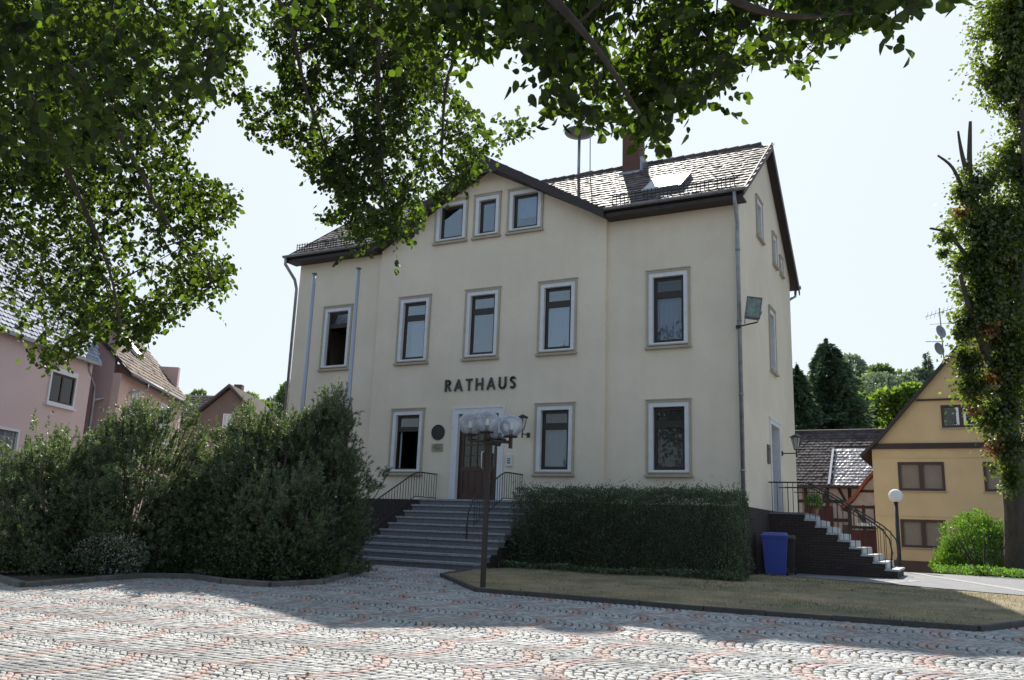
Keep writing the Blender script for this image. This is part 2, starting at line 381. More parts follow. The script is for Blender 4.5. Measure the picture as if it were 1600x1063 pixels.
# windows
BR = glassb
window(hall, I, -14.5, -14.5+ww, *U, open_sash=True)
window(hall, I, -14.5, -14.5+ww, *D, cur=(.0, 1, .0, 1))
window(hall, I, -11.207, -11.207+ww, *U, PROJ, g=BR, cur=(.25, 1, 0, .65))
window(hall, I, -8.638, -8.638+ww, *U, PROJ, g=BR)
window(hall, I, -6.041, -6.041+ww, *U, PROJ, g=BR, cur=(0, 1, 0, .72))
window(hall, I, -6.041, -6.041+ww, *D, PROJ, cur=(.05, .95, 0, .7))
window(hall, I, -11.207, -11.207+ww, *D, PROJ, open_sash=True, cur=(0, .12, 0, 1))
window(hall, I, -2.659, -2.659+ww, *U, cur=(.0, 1, 0, .70))
window(hall, I, -2.659, -2.659+ww, *D, g=pane_dark, blinds=True)
window(hall, I, *att[0], *AZ, PROJ, transom=0, g=BR)
window(hall, I, *att[1], *AZ, PROJ, transom=0, g=BR)
window(hall, I, *att[2], *AZ, PROJ, transom=0, g=BR, cur=(0, 1, .35, 1))
for k, s in enumerate(sidew): window(hall, MS, *s, transom=.72 if k == 3 else 0, g=BR, cur=(0, 1, 0, 1) if k != 3 else None)
# front door
x0, x1 = -8.883, -7.061
mb = MB(Matrix.Translation((0, PROJ, 0)))
mb.box(x0+.05, x0+.20, -.03, .22, 2.41, 5.18); mb.box(x1-.20, x1-.05, -.03, .22, 2.41, 5.18); mb.box(x0+.20, x1-.20, -.03, .22, 5.02, 5.18)
mb.box(x0, x0+.052, -.05, .02, 2.41, 5.235); mb.box(x1-.052, x1, -.05, .02, 2.41, 5.235); mb.box(x0+.052, x1-.052, -.05, .02, 5.182, 5.235)
mb.build('door_surround', white_trim, hall)
dw = mat('red_brown_door', (.060, .021, .015), .4, var=.2, scale=3)
mb = MB(Matrix.Translation((0, PROJ, 0)))
a, b = x0+.20, x1-.20; mid = a+.98
mb.ring(a, b, 2.41, 5.02, .06, .12, .19, wb=.03); mb.box(a+.06, b-.06, .12, .19, 4.55, 4.62); mb.box(mid, mid+.07, .12, .19, 2.44, 4.55)
for p, q in ((a+.06, mid), (mid+.07, b-.06)):
    mb.box(p, p+.11, .13, .175, 2.44, 4.55); mb.box(q-.11, q, .13, .175, 2.44, 4.55)
    mb.box(p+.11, q-.11, .13, .175, 2.44, 2.6); mb.box(p+.11, q-.11, .13, .175, 3.28, 3.42); mb.box(p+.11, q-.11, .13, .175, 4.42, 4.55)
    mb.box(p+.11, q-.11, .15, .165, 2.6, 3.28)
    n = 3 if q-p > .6 else 1; wd = (q-p-.22)/n
    for i in range(n): mb.box(p+.11+i*wd+.04, p+.11+(i+1)*wd-.04, .138, .15, 2.66, 3.22)
    for i in range(1, n): mb.box(p+.11+i*wd-.015, p+.11+i*wd+.015, .135, .17, 3.42, 4.42)
    for z in (3.75, 4.08): mb.box(p+.11, q-.11, .136, .169, z-.014, z+.014)
door = mb.build('door', dw, hall)
MB(Matrix.Translation((0, PROJ, 0))).box(a+.08, b-.08, .155, .16, 3.40, 4.96).build('pane', pane_dark, door)
MB(Matrix.Translation((0, PROJ, 0))).tube([(mid-.05, .13, 3.35), (mid-.05, .07, 3.35), (mid-.12, .03, 3.38), (mid-.12, .03, 3.85), (mid-.05, .07, 3.88), (mid-.05, .13, 3.88)], .018).build('handle', mat('steel', (.6, .6, .6), .25, metal=1), door, True)
MB(Matrix.Translation((0, PROJ, 0))).box(b-.42, b-.20, .148, .153, 3.82, 4.06).build('notice', mat('paper', (.62, .66, .55), .8), door)
# side door
mb = MB(MS); mb.box(3.5, 3.64, -.03, .35, 2.41, 5.12); mb.box(4.96, 5.10, -.03, .35, 2.41, 5.12); mb.box(3.64, 4.96, -.03, .35, 4.99, 5.12); mb.box(3.44, 5.16, -.05, -.0, 5.122, 5.19)
mb.build('door_surround', white_trim, hall)
mb = MB(MS); mb.box(3.64, 4.96, .28, .34, 2.41, 4.98); mb.box(3.75, 4.85, .25, .285, 2.6, 3.4); mb.build('door', dw, hall)
# ---- roof
mb = MB(); XR = .24; XLr = XL-.24
T = .13
GX, GZ, GS = -7.97, 13.12, .583; zg = 13.32; yr_ = -.5+(zg-S0)/SL; xh = (zg-S0)/GS
mb.hull([(XLr, RY, RZ), (XLr, 8.45, 10.55), (XLr, 8.45, 10.55-T), (XLr, RY, RZ-T*1.2)], (XR-XLr, 0, 0))
for P_ in ([(XLr, -.5), (GX-xh, -.5), (GX, yr_), (GX, RY), (XLr, RY)], [(XR, -.5), (XR, RY), (GX, RY), (GX, yr_), (GX+xh, -.5)]):
    mb.hull([(x, y, rz(y)) for x, y in P_], (0, 0, -T))
roof = mb.build('roof', dark_board, hall)
# the front gable roof
e = .42; yb = RY-1.2
zg = 13.32; yr_ = -.5+(zg-S0)/SL
mb = MB()
for sgn, xf in ((1, -3.78), (-1, -12.16)):
    zf = zg-GS*abs(xf-GX)
    mb.hull([(GX, -.58, zg), (xf, -.58, zf), (xf, -.5+(zf-S0)/SL+.1, zf), (GX, yr_+.1, zg)], (0, 0, -.12))
gr = mb.build('gable_roof', dark_board, hall)
# tiles
def tiles(root, name, O, ux, us, nrm_, W, Ls, tw=.26, th=.32, keep=None, m=None):
    O, ux, us, nn = map(np.array, (O, ux, us, nrm_)); V = []; F = []; c = 0
    nr = int(Ls/th); nc = int(W/tw)
    for j in range(nr+1):
        for i in range(nc+1):
            x = (i+(.5 if j % 2 else 0))*tw; s = j*th
            if x+tw > W+.15 or s+th > Ls+.1: continue
            p = O+ux*(x+tw/2)+us*s
            if keep is not None and not keep(p): continue
            tl = rng.normal(0, .006, 4); lift = .035+abs(rng.normal(0, .004))
            q = [O+ux*(x+.006)+us*(s+th*.12), O+ux*(x+tw*.5)+us*(s-.02), O+ux*(x+tw-.006)+us*(s+th*.12), O+ux*(x+tw-.006)+us*(s+th+.03), O+ux*(x+.006)+us*(s+th+.03)]
            hh = [lift+tl[0], lift+tl[1], lift+tl[2], .012+tl[3]*.3, .012+tl[3]*.3]
            for k in range(5): V.append(q[k]+nn*hh[k])
            for k in range(5): V.append(q[k]+nn*(hh[k]-.028))
            F += [(c, c+1, c+2, c+3), (c, c+3, c+4, c+4)]
            V_ = c; F[-2:] = []
            F.append((V_, V_+1, V_+2, V_+3, V_+4)); F += [(V_, V_+5, V_+6, V_+1), (V_+1, V_+6, V_+7, V_+2), (V_+2, V_+7, V_+8, V_+3), (V_+4, V_+9, V_+5, V_)]
            c += 10
    mb = MB(); mb.v = [tuple(p) for p in V]; mb.f = F
    return mb.build(name, m or tile_m, root)
Lf = math.hypot(RY+.5, RZ-S0); us = np.array((0, (RY+.5)/Lf, (RZ-S0)/Lf)); nf = np.array((0, -us[2], us[1]))
def keepf(p): return p[2] > zg-GS*abs(p[0]-GX)+.0
tiles(roof, 'tiles', (XLr, -.5, S0), (1, 0, 0), us, nf, XR-XLr, Lf, keep=keepf)
for sgn in (1, -1):
    xf = -3.75 if sgn > 0 else -12.19; Lg = math.hypot(xf-GX, GS*(xf-GX))
    ug = np.array((-(xf-GX)/Lg, 0, GS*abs(xf-GX)/Lg)); ng = np.array((sgn*ug[2], 0, abs(ug[0])))
    zf = zg-GS*abs(xf-GX)
    tiles(gr, 'tiles', (xf, -.58, zf), (0, 1, 0), ug, ng, 3.6, Lg, keep=lambda p: p[1] < -.5+(p[2]-S0)/SL+.05)
mb = MB()
for i in range(44):
    x = XLr+.02+i*.37
    if x+.38 < XR+.05: mb.tube([(x, RY, RZ+.005), (x+.39, RY, RZ+.02)], [.085, .10], 8)
mb.build('ridge_tile', tile_m, roof)
MB().tube([(GX, -.6, zg-.01), (GX, yr_, zg-.01)], .08, 8).build('ridge_tile', tile_m, gr)
# bargeboards, fascias, soffit
mb = MB(); h = .30
for sgn in (1, -1):
    xf = GX+sgn*4.19; cl = .55
    mb.hull([(GX, -.60, zg+.02), (xf, -.60, zg-GS*4.19+.02), (xf, -.60, zg-GS*4.19-h+.02), (GX+sgn*cl, -.60, zg-GS*cl-h+.02), (GX, -.60, zg-GS*cl-h+.02)], (0, .045, 0))
mb.build('bargeboard', dark_board, hall)
mb = MB()
for sgn in (1, -1):
    xf = GX+sgn*4.19
    mb.hull([(GX, -.555, zg-h-.06), (xf, -.555, zg-GS*4.19-h+.14), (xf, -.09, zg-GS*4.19-h+.14), (GX, -.09, zg-h-.06)], (0, 0, .05))
mb.build('gable_soffit', dark_board, hall)
for x in (XR, XLr-.04):
    mb = MB()
    mb.hull([(x, -.55, S0+.0), (x, RY, RZ+.06), (x, 8.5, 10.55+.0), (x, 8.5, 10.25), (x, RY, RZ-.26), (x, -.55, S0-.22)], (.04, 0, 0))
    mb.build('bargeboard', dark_board, hall)
mb = MB(); mb.box(XB+.06, XR-.01, -.46, -.0, 10.67, 10.72); mb.box(XB+.08, XR-.01, -.50, -.46, 10.66, 10.80); mb.build('eave_board', dark_board, hall)
mb = MB(); mb.box(XLr+.01, XA-.08, -.46, -.0, 10.67, 10.72); mb.box(XLr+.01, XA-.1, -.50, -.46, 10.66, 10.80)
mb.build('eave_board', dark_board, hall)
def gutter(xa, xb, y, z, name='gutter'):
    mb = MB(); n = 10; V = []; F = []
    for x in (xa, xb):
        for k in range(n+1):
            a = math.pi+math.pi*k/n; V.append((x, y+.075*math.cos(a), z+.075*math.sin(a)))
    for k in range(n): F.append((k, k+1, n+1+k+1, n+1+k))
    mb.add(V, F)
    for k in range(int((xb-xa)/.75)+1):
        x = xa+.1+k*.75; mb.tube([(x, y+.08*math.cos(math.pi+t), z+.08*math.sin(math.pi+t)) for t in np.linspace(0, math.pi, 7)], .009, 4)
    for x in (xa, xb): mb.tube([(x, y, z-.002), (x+.01, y, z-.002)], .0, 3, False)
    return mb.build(name, zinc, hall, True)
gutter(XB+.10, XR+.1, -.58, 10.90); gutter(XLr-.1, XA-.12, -.58, 10.90)
MB().tube([(.31, 8.55, 10.55), (-.5, 8.55, 10.55)], .07, 8).build('gutter', zinc, hall, True)
MB().tube([(.12, 8.55, 10.5), (.12, 8.4, 10.2), (-.05, 8.1, 10.0), (-.25, 8.1, 9.6), (-.25, 8.1, .8)], .05, 8).build('downpipe', zinc, hall, True)
# downpipes
mb = MB(); mb.tube([(.02, -.58, 10.84), (.02, -.52, 10.55), (.0, -.16, 10.05), (-.02, -.11, 9.8), (-.02, -.11, 1.2)], .055, 10)
for z in (9.3, 7.3, 5.3, 3.3): mb.tube([(-.02, -.11, z-.03), (-.02, -.11, z+.03)], .068, 10)
mb.build('downpipe', zinc, hall, True)
MB().tube([(XLr+.02, -.58, 10.84), (XLr+.0, -.55, 10.6), (XL-.05, -.2, 10.1), (XL-.09, -.02, 9.8), (XL-.09, .02, 1.0)], .055, 10).build('downpipe', zinc, hall, True)
# snow guard lattice
def guard(xa, xb):
    mb = MB(); o = np.array((0, -.5, S0))+us*.42+nf*.06
    P = lambda x, a, h_=0: tuple(np.array((x, 0, 0))+o+us*a*0+np.array((0, 0, h_)))
    for h_ in (.02, .11, .20): mb.tube([P(xa, 0, h_), P(xb, 0, h_)], .013, 4)
    k = 0; x = xa
    while x < xb:
        if k % 9 not in (7,): mb.tube([P(x, 0, -.04), P(x, 0, .255)], .014, 4)
        x += .12; k += 1
    for x in np.arange(xa+.3, xb, .9): mb.tube([P(x, 0, .1), tuple(np.array(P(x, 0, 0))+us*.25)], .01, 4)
    return mb.build('snow_guard', iron, roof)
guard(-3.65, .05); guard(XLr+.15, -12.3)
# chimney
brick_red = brickmat('red_brick', (.13, .045, .035), (.18, .07, .05), (.10, .09, .08), 8, .5, .15, .02)
mb = MB(); mb.box(-4.62, -4.02, 3.2, 3.8, 13.3, 15.15); mb.box(-4.67, -3.97, 3.15, 3.85, 15.15, 15.25); ch = mb.build('chimney', brick_red, hall)
mb = MB(); mb.box(-4.70, -3.94, 3.08, 3.199, 13.50, 13.66); mb.box(-3.99+.0, -3.9, 3.2, 3.85, 13.62, 14.2); mb.build('flashing', zinc, ch)
# roof window
sk = np.array((-2.92, -.5, S0))+us*1.12
def onr(x, s, h_): return tuple(np.array((x, -.5, S0))+us*s+nf*h_)
mb = MB(); mb.hull([onr(-2.95, 1.10, .03), onr(-1.75, 1.10, .03), onr(-1.75, 2.62, .03), onr(-2.95, 2.62, .03)], tuple(nf*.10)); rw = mb.build('roof_window', zinc, hall)
mb = MB(); mb.hull([onr(-2.87, 1.18, .131), onr(-1.83, 1.18, .131), onr(-1.83, 2.54, .131), onr(-2.87, 2.54, .131)], tuple(nf*.012)); mb.build('pane', mat('skylight_glass', (.42, .44, .46), .5), rw)
# lettering RATHAUS : flat raised letters
def letters(word, x0, z0, hgt, y, spacing, m, root):
    G_ = {'R': ['S 0 0 0 1', 'A .0 1 .38 1 .58 .76 .38 .5 .0 .5', 'L .3 .5 .62 0'], 'A': ['L 0 0 .4 1', 'L .4 1 .8 0', 'L .15 .33 .65 .33'],
          'T': ['L .33 0 .33 1', 'L 0 1 .66 1'], 'H': ['L .05 0 .05 1', 'L .7 0 .7 1', 'L .05 .5 .7 .5'], 'U': ['C'], 'S': ['Z']}
    wd = {'R': .68, 'A': .86, 'T': .70, 'H': .82, 'U': .78, 'S': .6}
    def stroke(mb, pts, t):
        P = [Vector((p[0], 0, p[1])) for p in pts]
        for i in range(len(P)-1):
            d = (P[i+1]-P[i]).normalized(); n_ = Vector((-d.z, 0, d.x))*t/2; a_, b_ = P[i]-d*t*.18, P[i+1]+d*t*.18
            mb.hull([a_+n_, a_-n_, b_-n_, b_+n_], (0, .03, 0))
    x = x0; th = hgt*.15
    for chh in word:
        mb = MB(Matrix.Translation((x, y, z0)) @ Matrix.Scale(hgt, 4, (1, 0, 0)) @ Matrix.Scale(hgt, 4, (0, 0, 1)))
        t = .17
        if chh == 'R': st = [[(.08, 0), (.08, 1)], [(.08, .93), (.33, .93), (.45, .88), (.51, .76), (.45, .62), (.33, .55), (.08, .55)], [(.28, .53), (.56, .03)]]
        elif chh == 'A': st = [[(.05, 0), (.4, .97)], [(.4, .97), (.75, 0)], [(.18, .32), (.62, .32)]]
        elif chh == 'T': st = [[(.33, 0), (.33, .95)], [(.03, .93), (.63, .93)]]
        elif chh == 'H': st = [[(.08, 0), (.08, 1)], [(.66, 0), (.66, 1)], [(.08, .52), (.66, .52)]]
        elif chh == 'U': st = [[(.08, 1), (.08, .35)]+[(.36-.28*math.cos(t_), .33-.28*math.sin(t_)) for t_ in np.linspace(0, math.pi, 9)]+[(.64, 1)]]
        else: st = [[(.47, .84), (.40, .91), (.28, .94), (.15, .90), (.08, .78), (.11, .65), (.25, .55), (.40, .45), (.48, .32), (.45, .16), (.33, .07), (.2, .06), (.07, .15)]]
        for k, s_ in enumerate(st): 
            mb2 = MB(mb.M @ Matrix.Translation((0, -.002*k, 0))); stroke(mb2, s_, t); mb.v += mb2.v; b_ = len(mb.v)-len(mb2.v); mb.f += [tuple(i+b_ for i in f) for f in mb2.f]
        mb.build('letter', m, root)
        x += (wd[chh])*hgt+spacing
sgn = thing('lettering', 'dark raised capital letters RATHAUS on the cream wall above the front door', 'sign', (-8, PROJ, 5.75))
letters('RATHAUS', -9.22, 5.75, .36, PROJ-.05, .102, mat('letter_dark', (.03, .03, .03), .45), sgn)

# ================================================================== FRONT STAIRS
st = thing('front_staircase', 'broad grey granite staircase of ten steps up to the front door', 'staircase', (-7.3, -2.5, .62))
for k in range(10):
    z = 2.393-.178*k; yn = -1.231-.369*k; yb = PROJ-.04 if k == 0 else yn+.369+.06
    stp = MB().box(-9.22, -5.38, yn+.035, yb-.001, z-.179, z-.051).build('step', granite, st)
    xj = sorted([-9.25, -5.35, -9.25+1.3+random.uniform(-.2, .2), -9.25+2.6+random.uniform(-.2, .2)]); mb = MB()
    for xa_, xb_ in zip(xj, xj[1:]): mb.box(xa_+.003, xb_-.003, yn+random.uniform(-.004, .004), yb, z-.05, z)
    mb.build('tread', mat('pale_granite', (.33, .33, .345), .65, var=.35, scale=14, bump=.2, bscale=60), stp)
mb = MB(); mb.prism([(0, 0)]*3, 0, 0) if False else None
poly = [(-.16, .45), (-.16, 2.20), (-1.3, 2.20), (-1.6, 2.02), (-4.3, .72), (-4.3, .45)]
mb.hull([(-9.18, y, z-.03) for y, z in poly], (3.76, 0, 0)); mb.build('brick_base', clinker, st)
def railing(root_label, top, posts, nb, base, name='stair_railing', r=.02, lower=None, group='iron stair railings'):
    t = thing(name, root_label, 'railing', tuple(base), group)
    MB().tube(top, r, 8).build('handrail', iron, t, True)
    if lower: MB().tube(lower, .013, 6).build('lower_rail', iron, t, True)
    for (a_, b_) in posts: MB().tube([a_, b_], .0095, 5).build('baluster', iron, t)
    return t
def stair_rail(x, label, ystart, yend, extra):
    def top(y): return 3.17 if y > -1.3 else 3.17-(-1.3-y)*.482-.0
    def low(y): return 2.45 if y > -1.3 else 2.45-(-1.3-y)*.482
    pts = [(x, y, top(y)) for y in np.linspace(ystart, -1.0, 3)]+[(x, -1.25, 3.155)]+[(x, y, top(y)) for y in np.linspace(-1.5, yend, 8)]+extra
    lowp = [(x, ystart, 2.45), (x, -1.3, 2.45), (x, yend, low(yend))]
    posts = []
    for y in np.arange(ystart-.02, yend, -.135): posts.append(((x, y, low(y)), (x, y, top(y))))
    posts[0] = ((x, ystart-.02, 2.39), (x, ystart-.02, 3.17))
    return railing(label, pts, posts, 0, (x, -2.5, 1.5), lower=lowp)
stair_rail(-9.33, 'dark iron railing on the left side of the front stairs beside the pines', PROJ-.04, -4.6, [(-9.33, -4.7, 1.3), (-9.33, -4.7, .75)])
stair_rail(-6.38, 'dark iron railing on the right side of the front stairs with curved lower end', PROJ-.04, -2.9, [(-6.38, -3.05, 2.2), (-6.38, -3.18, 2.0), (-6.38, -3.22, 1.75), (-6.38, -3.22, 1.3)])

# ================================================================== SIDE STAIRS
ss = thing('side_staircase', 'narrow stone steps on dark brick base down from the side door', 'staircase', (2, 4, .65))
SY0, SY1 = 2.9, 5.6; n = 9; zt0 = 2.36; rr = (zt0-.66)/9.5; tx = .288
mb = MB(); mb.box(.032, 1.03, SY0-.03, SY1+.03, zt0-.06, zt0); mb.build('landing', granite, ss)
mb = MB(); P = [(.032, .4), (.032, zt0-.061), (1.0, zt0-.061)]
for k in range(8):
    x = 1.0+tx*k; z = zt0-rr*(k+1)
    m2 = MB(); m2.box(x-.02, x+tx+.035, SY0-.03, SY1+.03, z-.05, z); m2.box(x-.001, x+.04, SY0+.01, SY1-.01, z+.001, z+rr-.05)
    m2.build('step', mat('pale_step', (.42, .43, .44), .6, var=.3, scale=12), ss)
    P += [(x+.001, z-.052), (x+tx, z-.052)]
P += [(1.0+tx*8, .4)]
mb = MB(); mb.hull([(x, SY0, z) for x, z in P], (0, SY1-SY0, 0)); mb.build('brick_base', clinker, ss)
def side_rail(y, label):
    def top(x): return 3.2 if x < 1.15 else 3.2-(x-1.15)*.66
    def stepz(x): return zt0 if x < 1.0 else zt0-rr*(int((x-1.0)/tx)+1)
    end = 1.0+tx*8-.15
    pts = [(.03, y, 3.2), (1.0, y, 3.2), (1.2, y, 3.16)]+[(x, y, top(x)) for x in np.linspace(1.4, end-.35, 5)]+[(end-.15, y, top(end-.15)-.05), (end, y, top(end)-.17), (end+.04, y, top(end)-.45), (end, y, .9)]
    posts = [((x, y, stepz(x)), (x, y, top(x))) for x in np.arange(.12, end-.1, .145)]
    t = railing(label, pts, posts, 0, (1, y, 2), lower=[(.3, y, 3.05), (1.1, y, 3.05)]+[(x, y, top(x)-.1) for x in np.linspace(1.3, end-.3, 5)])
    MB().tube([(end+.02, y, 1.5), (end+.07, y, 1.35), (end-.02, y, 1.15), (end+.05, y, .95)], .01, 5).build('scroll', iron, t)
side_rail(SY0+.05, 'thin iron railing with balusters along near edge of the side stairs')
side_rail(SY1-.05, 'thin iron railing along the far edge of the side stairs')

# ================================================================== things fixed on the hall
def lantern(P, d, label, s=1.):
    t = thing('wall_lantern', label, 'lantern', P, 'black wall lanterns beside the doors'); d = Vector(d)
    c = Vector(P)+d*.45*s
    mb = MB(); mb.tube([P, tuple(c)], .018, 6); mb.tube([tuple(c-Vector((0, 0, .12))), tuple(c+Vector((0, 0, .1)))], .022, 6); mb.lathe(tuple(Vector(P)), [(0, -.07), (.05, -.07), (.05, .07), (0, .07)], 8)
    mb.build('bracket', iron, t)
    mb = MB(); b = c+Vector((0, 0, .1)); mb.lathe(tuple(b), [(.0, 0), (.07*s, 0), (.07*s, .02), (0, .02)], 6); mb.lathe(tuple(b), [(.20*s, .40*s), (.20*s, .42*s), (.04, .50*s), (0, .52*s)], 6)
    for k in range(6):
        a = 2*math.pi*k/6; mb.tube([tuple(b+Vector((.07*s*math.cos(a), .07*s*math.sin(a), .02))), tuple(b+Vector((.15*s*math.cos(a), .15*s*math.sin(a), .40*s)))], .009, 4)
    mb.build('cage', iron, t)
    MB().lathe(tuple(b), [(.06*s, .02), (.14*s, .39*s)], 6).build('lamp_glass', glassmat('lantern_glass', (.9, .9, .85), .08, body=(.7, .7, .65), body_f=.3) if 'lantern_glass' not in MATS else MATS['lantern_glass'], t)
lantern((0.0, 5.35, 4.25), (1, 0, 0), 'black lantern on a bracket beside the side door')
lantern((-6.25, PROJ, 4.33), (0, -1, 0), 'black lantern behind the globes, right of the front door', .9)
t = thing('floodlight', 'large grey floodlight on an arm by the downpipe at the corner', 'floodlight', (.1, -.2, 7.15))
Mf = Matrix.Translation((.40, -.36, 7.52)) @ Matrix.Rotation(R(18), 4, 'Z') @ Matrix.Rotation(R(-16), 4, 'X') @ Matrix.Rotation(R(9), 4, 'Y')
hsg = mat('grey_housing', (.10, .11, .11), .5)
mb = MB(Mf); mb.add([(-.2, -.08, -.32), (.2, -.08, -.32), (.2, -.08, .32), (-.2, -.08, .32), (-.15, .14, -.24), (.15, .14, -.24), (.15, .14, .24), (-.15, .14, .24)], [(3, 2, 1, 0), (4, 5, 6, 7), (0, 1, 5, 4), (1, 2, 6, 5), (2, 3, 7, 6), (3, 0, 4, 7)])
mb.ring(-.2, .2, -.32, .32, .03, -.11, -.081); mb.build('housing', hsg, t)
MB(Mf).box(-.17, .17, -.098, -.09, -.29, .29).build('lens', mat('lens_glass', (.16, .2, .15), .15, var=.5, scale=6, spec=1), t)
mb = MB(); mb.tube([(-.02, 0, 7.12), (-.02, -.2, 7.12), (.5, -.35, 7.16)], .02, 6); mb.tube([(.17, -.34, 7.15), (.19, -.36, 7.45)], .012, 5); mb.tube([(.5, -.35, 7.16), (.62, -.33, 7.45)], .012, 5); mb.box(-.1, .02, -.21, -.03, 7.08, 7.16)
mb.build('bracket', iron, t)
t = thing('round_plaque', 'round dark bronze plaque on the wall left of the front door', 'plaque', (-9.4, PROJ, 4.47))
Mp = Matrix.Translation((-9.4, PROJ, 4.47)) @ Matrix.Rotation(R(90), 4, 'X')
bronze = mat('bronze', (.03, .03, .032), .4, bump=.8, bscale=25, metal=.4)
MB(Mp).lathe((0, 0, 0), [(.24, 0), (.24, .03), (.225, .045), (.20, .03), (0, .035)], 40).build('disc', bronze, t)
t = thing('small_plaque', 'small pale rectangular plaque under the round bronze plaque', 'plaque', (-9.4, PROJ, 4.0))
MB().box(-9.60, -9.20, PROJ-.03, PROJ, 3.88, 4.12).build('plate', mat('pale_plate', (.36, .35, .25), .5, var=.3, scale=12), t)
mb = MB()
for k in range(5): mb.box(-9.55+random.random()*.08, -9.27+random.random()*.05, PROJ-.033, PROJ-.030, 3.92+k*.038, 3.935+k*.038)
mb.build('engraved_lines', iron, t)
t = thing('intercom', 'white intercom panel on the wall right of the front door', 'intercom', (-6.85, PROJ, 3.57))
MB().box(-6.95, -6.74, PROJ-.05, PROJ, 3.42, 3.76).build('panel', mat('intercom_white', (.6, .6, .6), .5), t)
mb = MB(); 
for z in (3.5, 3.56, 3.62): mb.box(-6.9, -6.80, PROJ-.053, PROJ-.05, z, z+.03)
mb.build('button', iron, t)
t = thing('letterbox', 'flat brown panel on the side wall left of the side door', 'letterbox', (0, 3.15, 4.0))
MB().box(0, .05, 3.0, 3.3, 3.75, 4.3).build('box', mat('brown_panel', (.13, .11, .09), .5), t)
MB().box(.05, .056, 3.04, 3.26, 4.15, 4.19).build('slot', iron, t)
# siren on the roof
t = thing('roof_siren', 'mushroom shaped siren on a mast on the roof ridge', 'siren', (-6.58, 3.95, 14.2))
MB().tube([(-6.58, 3.95, 13.6), (-6.58, 3.95, 15.85)], .055, 10).build('mast', zinc, t, True)
MB().lathe((-6.58, 3.95, 15.85), [(.0, -.05), (.2, -.04), (.53, .04), (.56, .09), (.45, .16), (.22, .26), (.2, .4), (0, .45)], 28).build('horn', mat('siren_grey', (.16, .18, .18), .5), t, True)
mb = MB(); mb.tube([(-6.13, 3.95, 14.1), (-6.15, 3.95, 15.85)], .02, 6); mb.tube([(-6.58, 3.95, 14.3), (-6.05, 3.95, 14.33)], .015, 5); mb.build('stay_rod', zinc, t)
# flagpoles
for (x, y, zt_, lb) in ((-13.05, -2.3, 9.40, 'leftmost of two tall grey metal flagpoles in front of the left windows'), (-11.27, -2.3, 9.38, 'right one of two tall grey metal flagpoles standing behind the pines')):
    t = thing('flagpole', lb, 'flagpole', (x, y, .63), 'grey metal flagpoles')
    MB().tube([(x, y, .6), (x, y, zt_)], [.075, .055], 14).build('pole', mat('pole_grey', (.36, .38, .42), .4, metal=.4), t, True)
    MB().lathe((x, y, zt_), [(.0, 0), (.085, .0), (.085, .025), (0, .03)], 14).build('cap', mat('cap_dark', (.12, .12, .12), .4), t)

# ================================================================== GROUND
BED = [(-30, -12.0), (-12.5, -11.9), (-10.6, -12.6), (-9.3, -13.0), (-9.35, -11.6), (-9.3, -10.5), (-8.5, -10.05), (-7.4, -10.35), (-6.3, -10.3), (-5.95, -9.3), (-7.1, -6.6), (-8.6, -4.9), (-9.4, -4.3), (-9.4, -.1), (-15.6, -.1), (-30, 0)]
LAWN = [(-5.33, -4.75), (-5.15, -6.3), (-2.95, -8.6), (1.25, -8.82), (5.0, -8.68), (5.75, -7.3), (12, -5.8), (12, -4.9), (5.95, -1.95), (3.05, -.35), (1.06, .38), (.06, .5), (.06, -.02), (-3.8, -.02), (-5.33, -.14)]
asphalt = mat('asphalt_path', (.20, .20, .205), .9, var=.2, scale=2.5, bump=.4, bscale=90, col2=(.15, .15, .16))
ys = [-300, -60, -24, -4.5, 8, 22, 60, 120, 400]; xs = [-400, -120, -40, 0, 40, 120, 400]
V = [(x, y, G(y)-.03) for y in ys for x in xs]; nx = len(xs)
F = [(j*nx+i, j*nx+i+1, (j+1)*nx+i+1, (j+1)*nx+i) for j in range(len(ys)-1) for i in range(nx-1)]
mb = MB(); mb.v = V; mb.f = F
soil = mat('joint_soil', (.055, .047, .04), .95, var=.3, scale=6)
kind(mb.build('ground', mat('ground_asphalt', (.16, .155, .15), .92, var=.25, scale=1.2, bump=.3, bscale=60)), 'structure')
def sheet(name, poly, dz, m, k='structure', step=.6, bumpy=0.):
    import mathutils.geometry as mg
    xs_ = np.arange(min(p[0] for p in poly), max(p[0] for p in poly), step); ys_ = np.arange(min(p[1] for p in poly), max(p[1] for p in poly), step)
    gx, gy = np.meshgrid(xs_, ys_); Q = np.stack([gx.ravel(), gy.ravel()], 1); Q = Q[inpoly(Q, poly)]
    # keep inner points away from the edge
    pts = [Vector(p) for p in poly]; keep = []
    for q in Q:
        q = Vector((float(q[0]), float(q[1]))); ok = True
        for i in range(len(pts)):
            a_, b_ = pts[i], pts[(i+1) % len(pts)]; ab = b_-a_; tt = max(0, min(1, (q-a_).dot(ab)/ab.length_squared))
            if (a_+ab*tt-q).length < step*.35: ok = False; break
        if ok: keep.append(q)
    allp = pts+keep; ed = [(i, (i+1) % len(pts)) for i in range(len(pts))]
    vv, ee, ff, *_ = mg.delaunay_2d_cdt(allp, ed, [], 1, 1e-4)
    mb = MB(); mb.v = [(v.x, v.y, G(v.y)+dz+(bumpy*float(nz1(np.array([v.x*.8, v.y*.8, 3.]))) if i >= len(pts) else 0)) for i, v in enumerate(vv)]; mb.f = [tuple(f) for f in ff]
    for i, f in enumerate(mb.f):
        a_, b_, c_ = [Vector(mb.v[j]) for j in f[:3]]
        if (b_-a_).cross(c_-a_).z < 0: mb.f[i] = tuple(reversed(f))
    o = mb.build(name, m); o['kind'] = k; return o
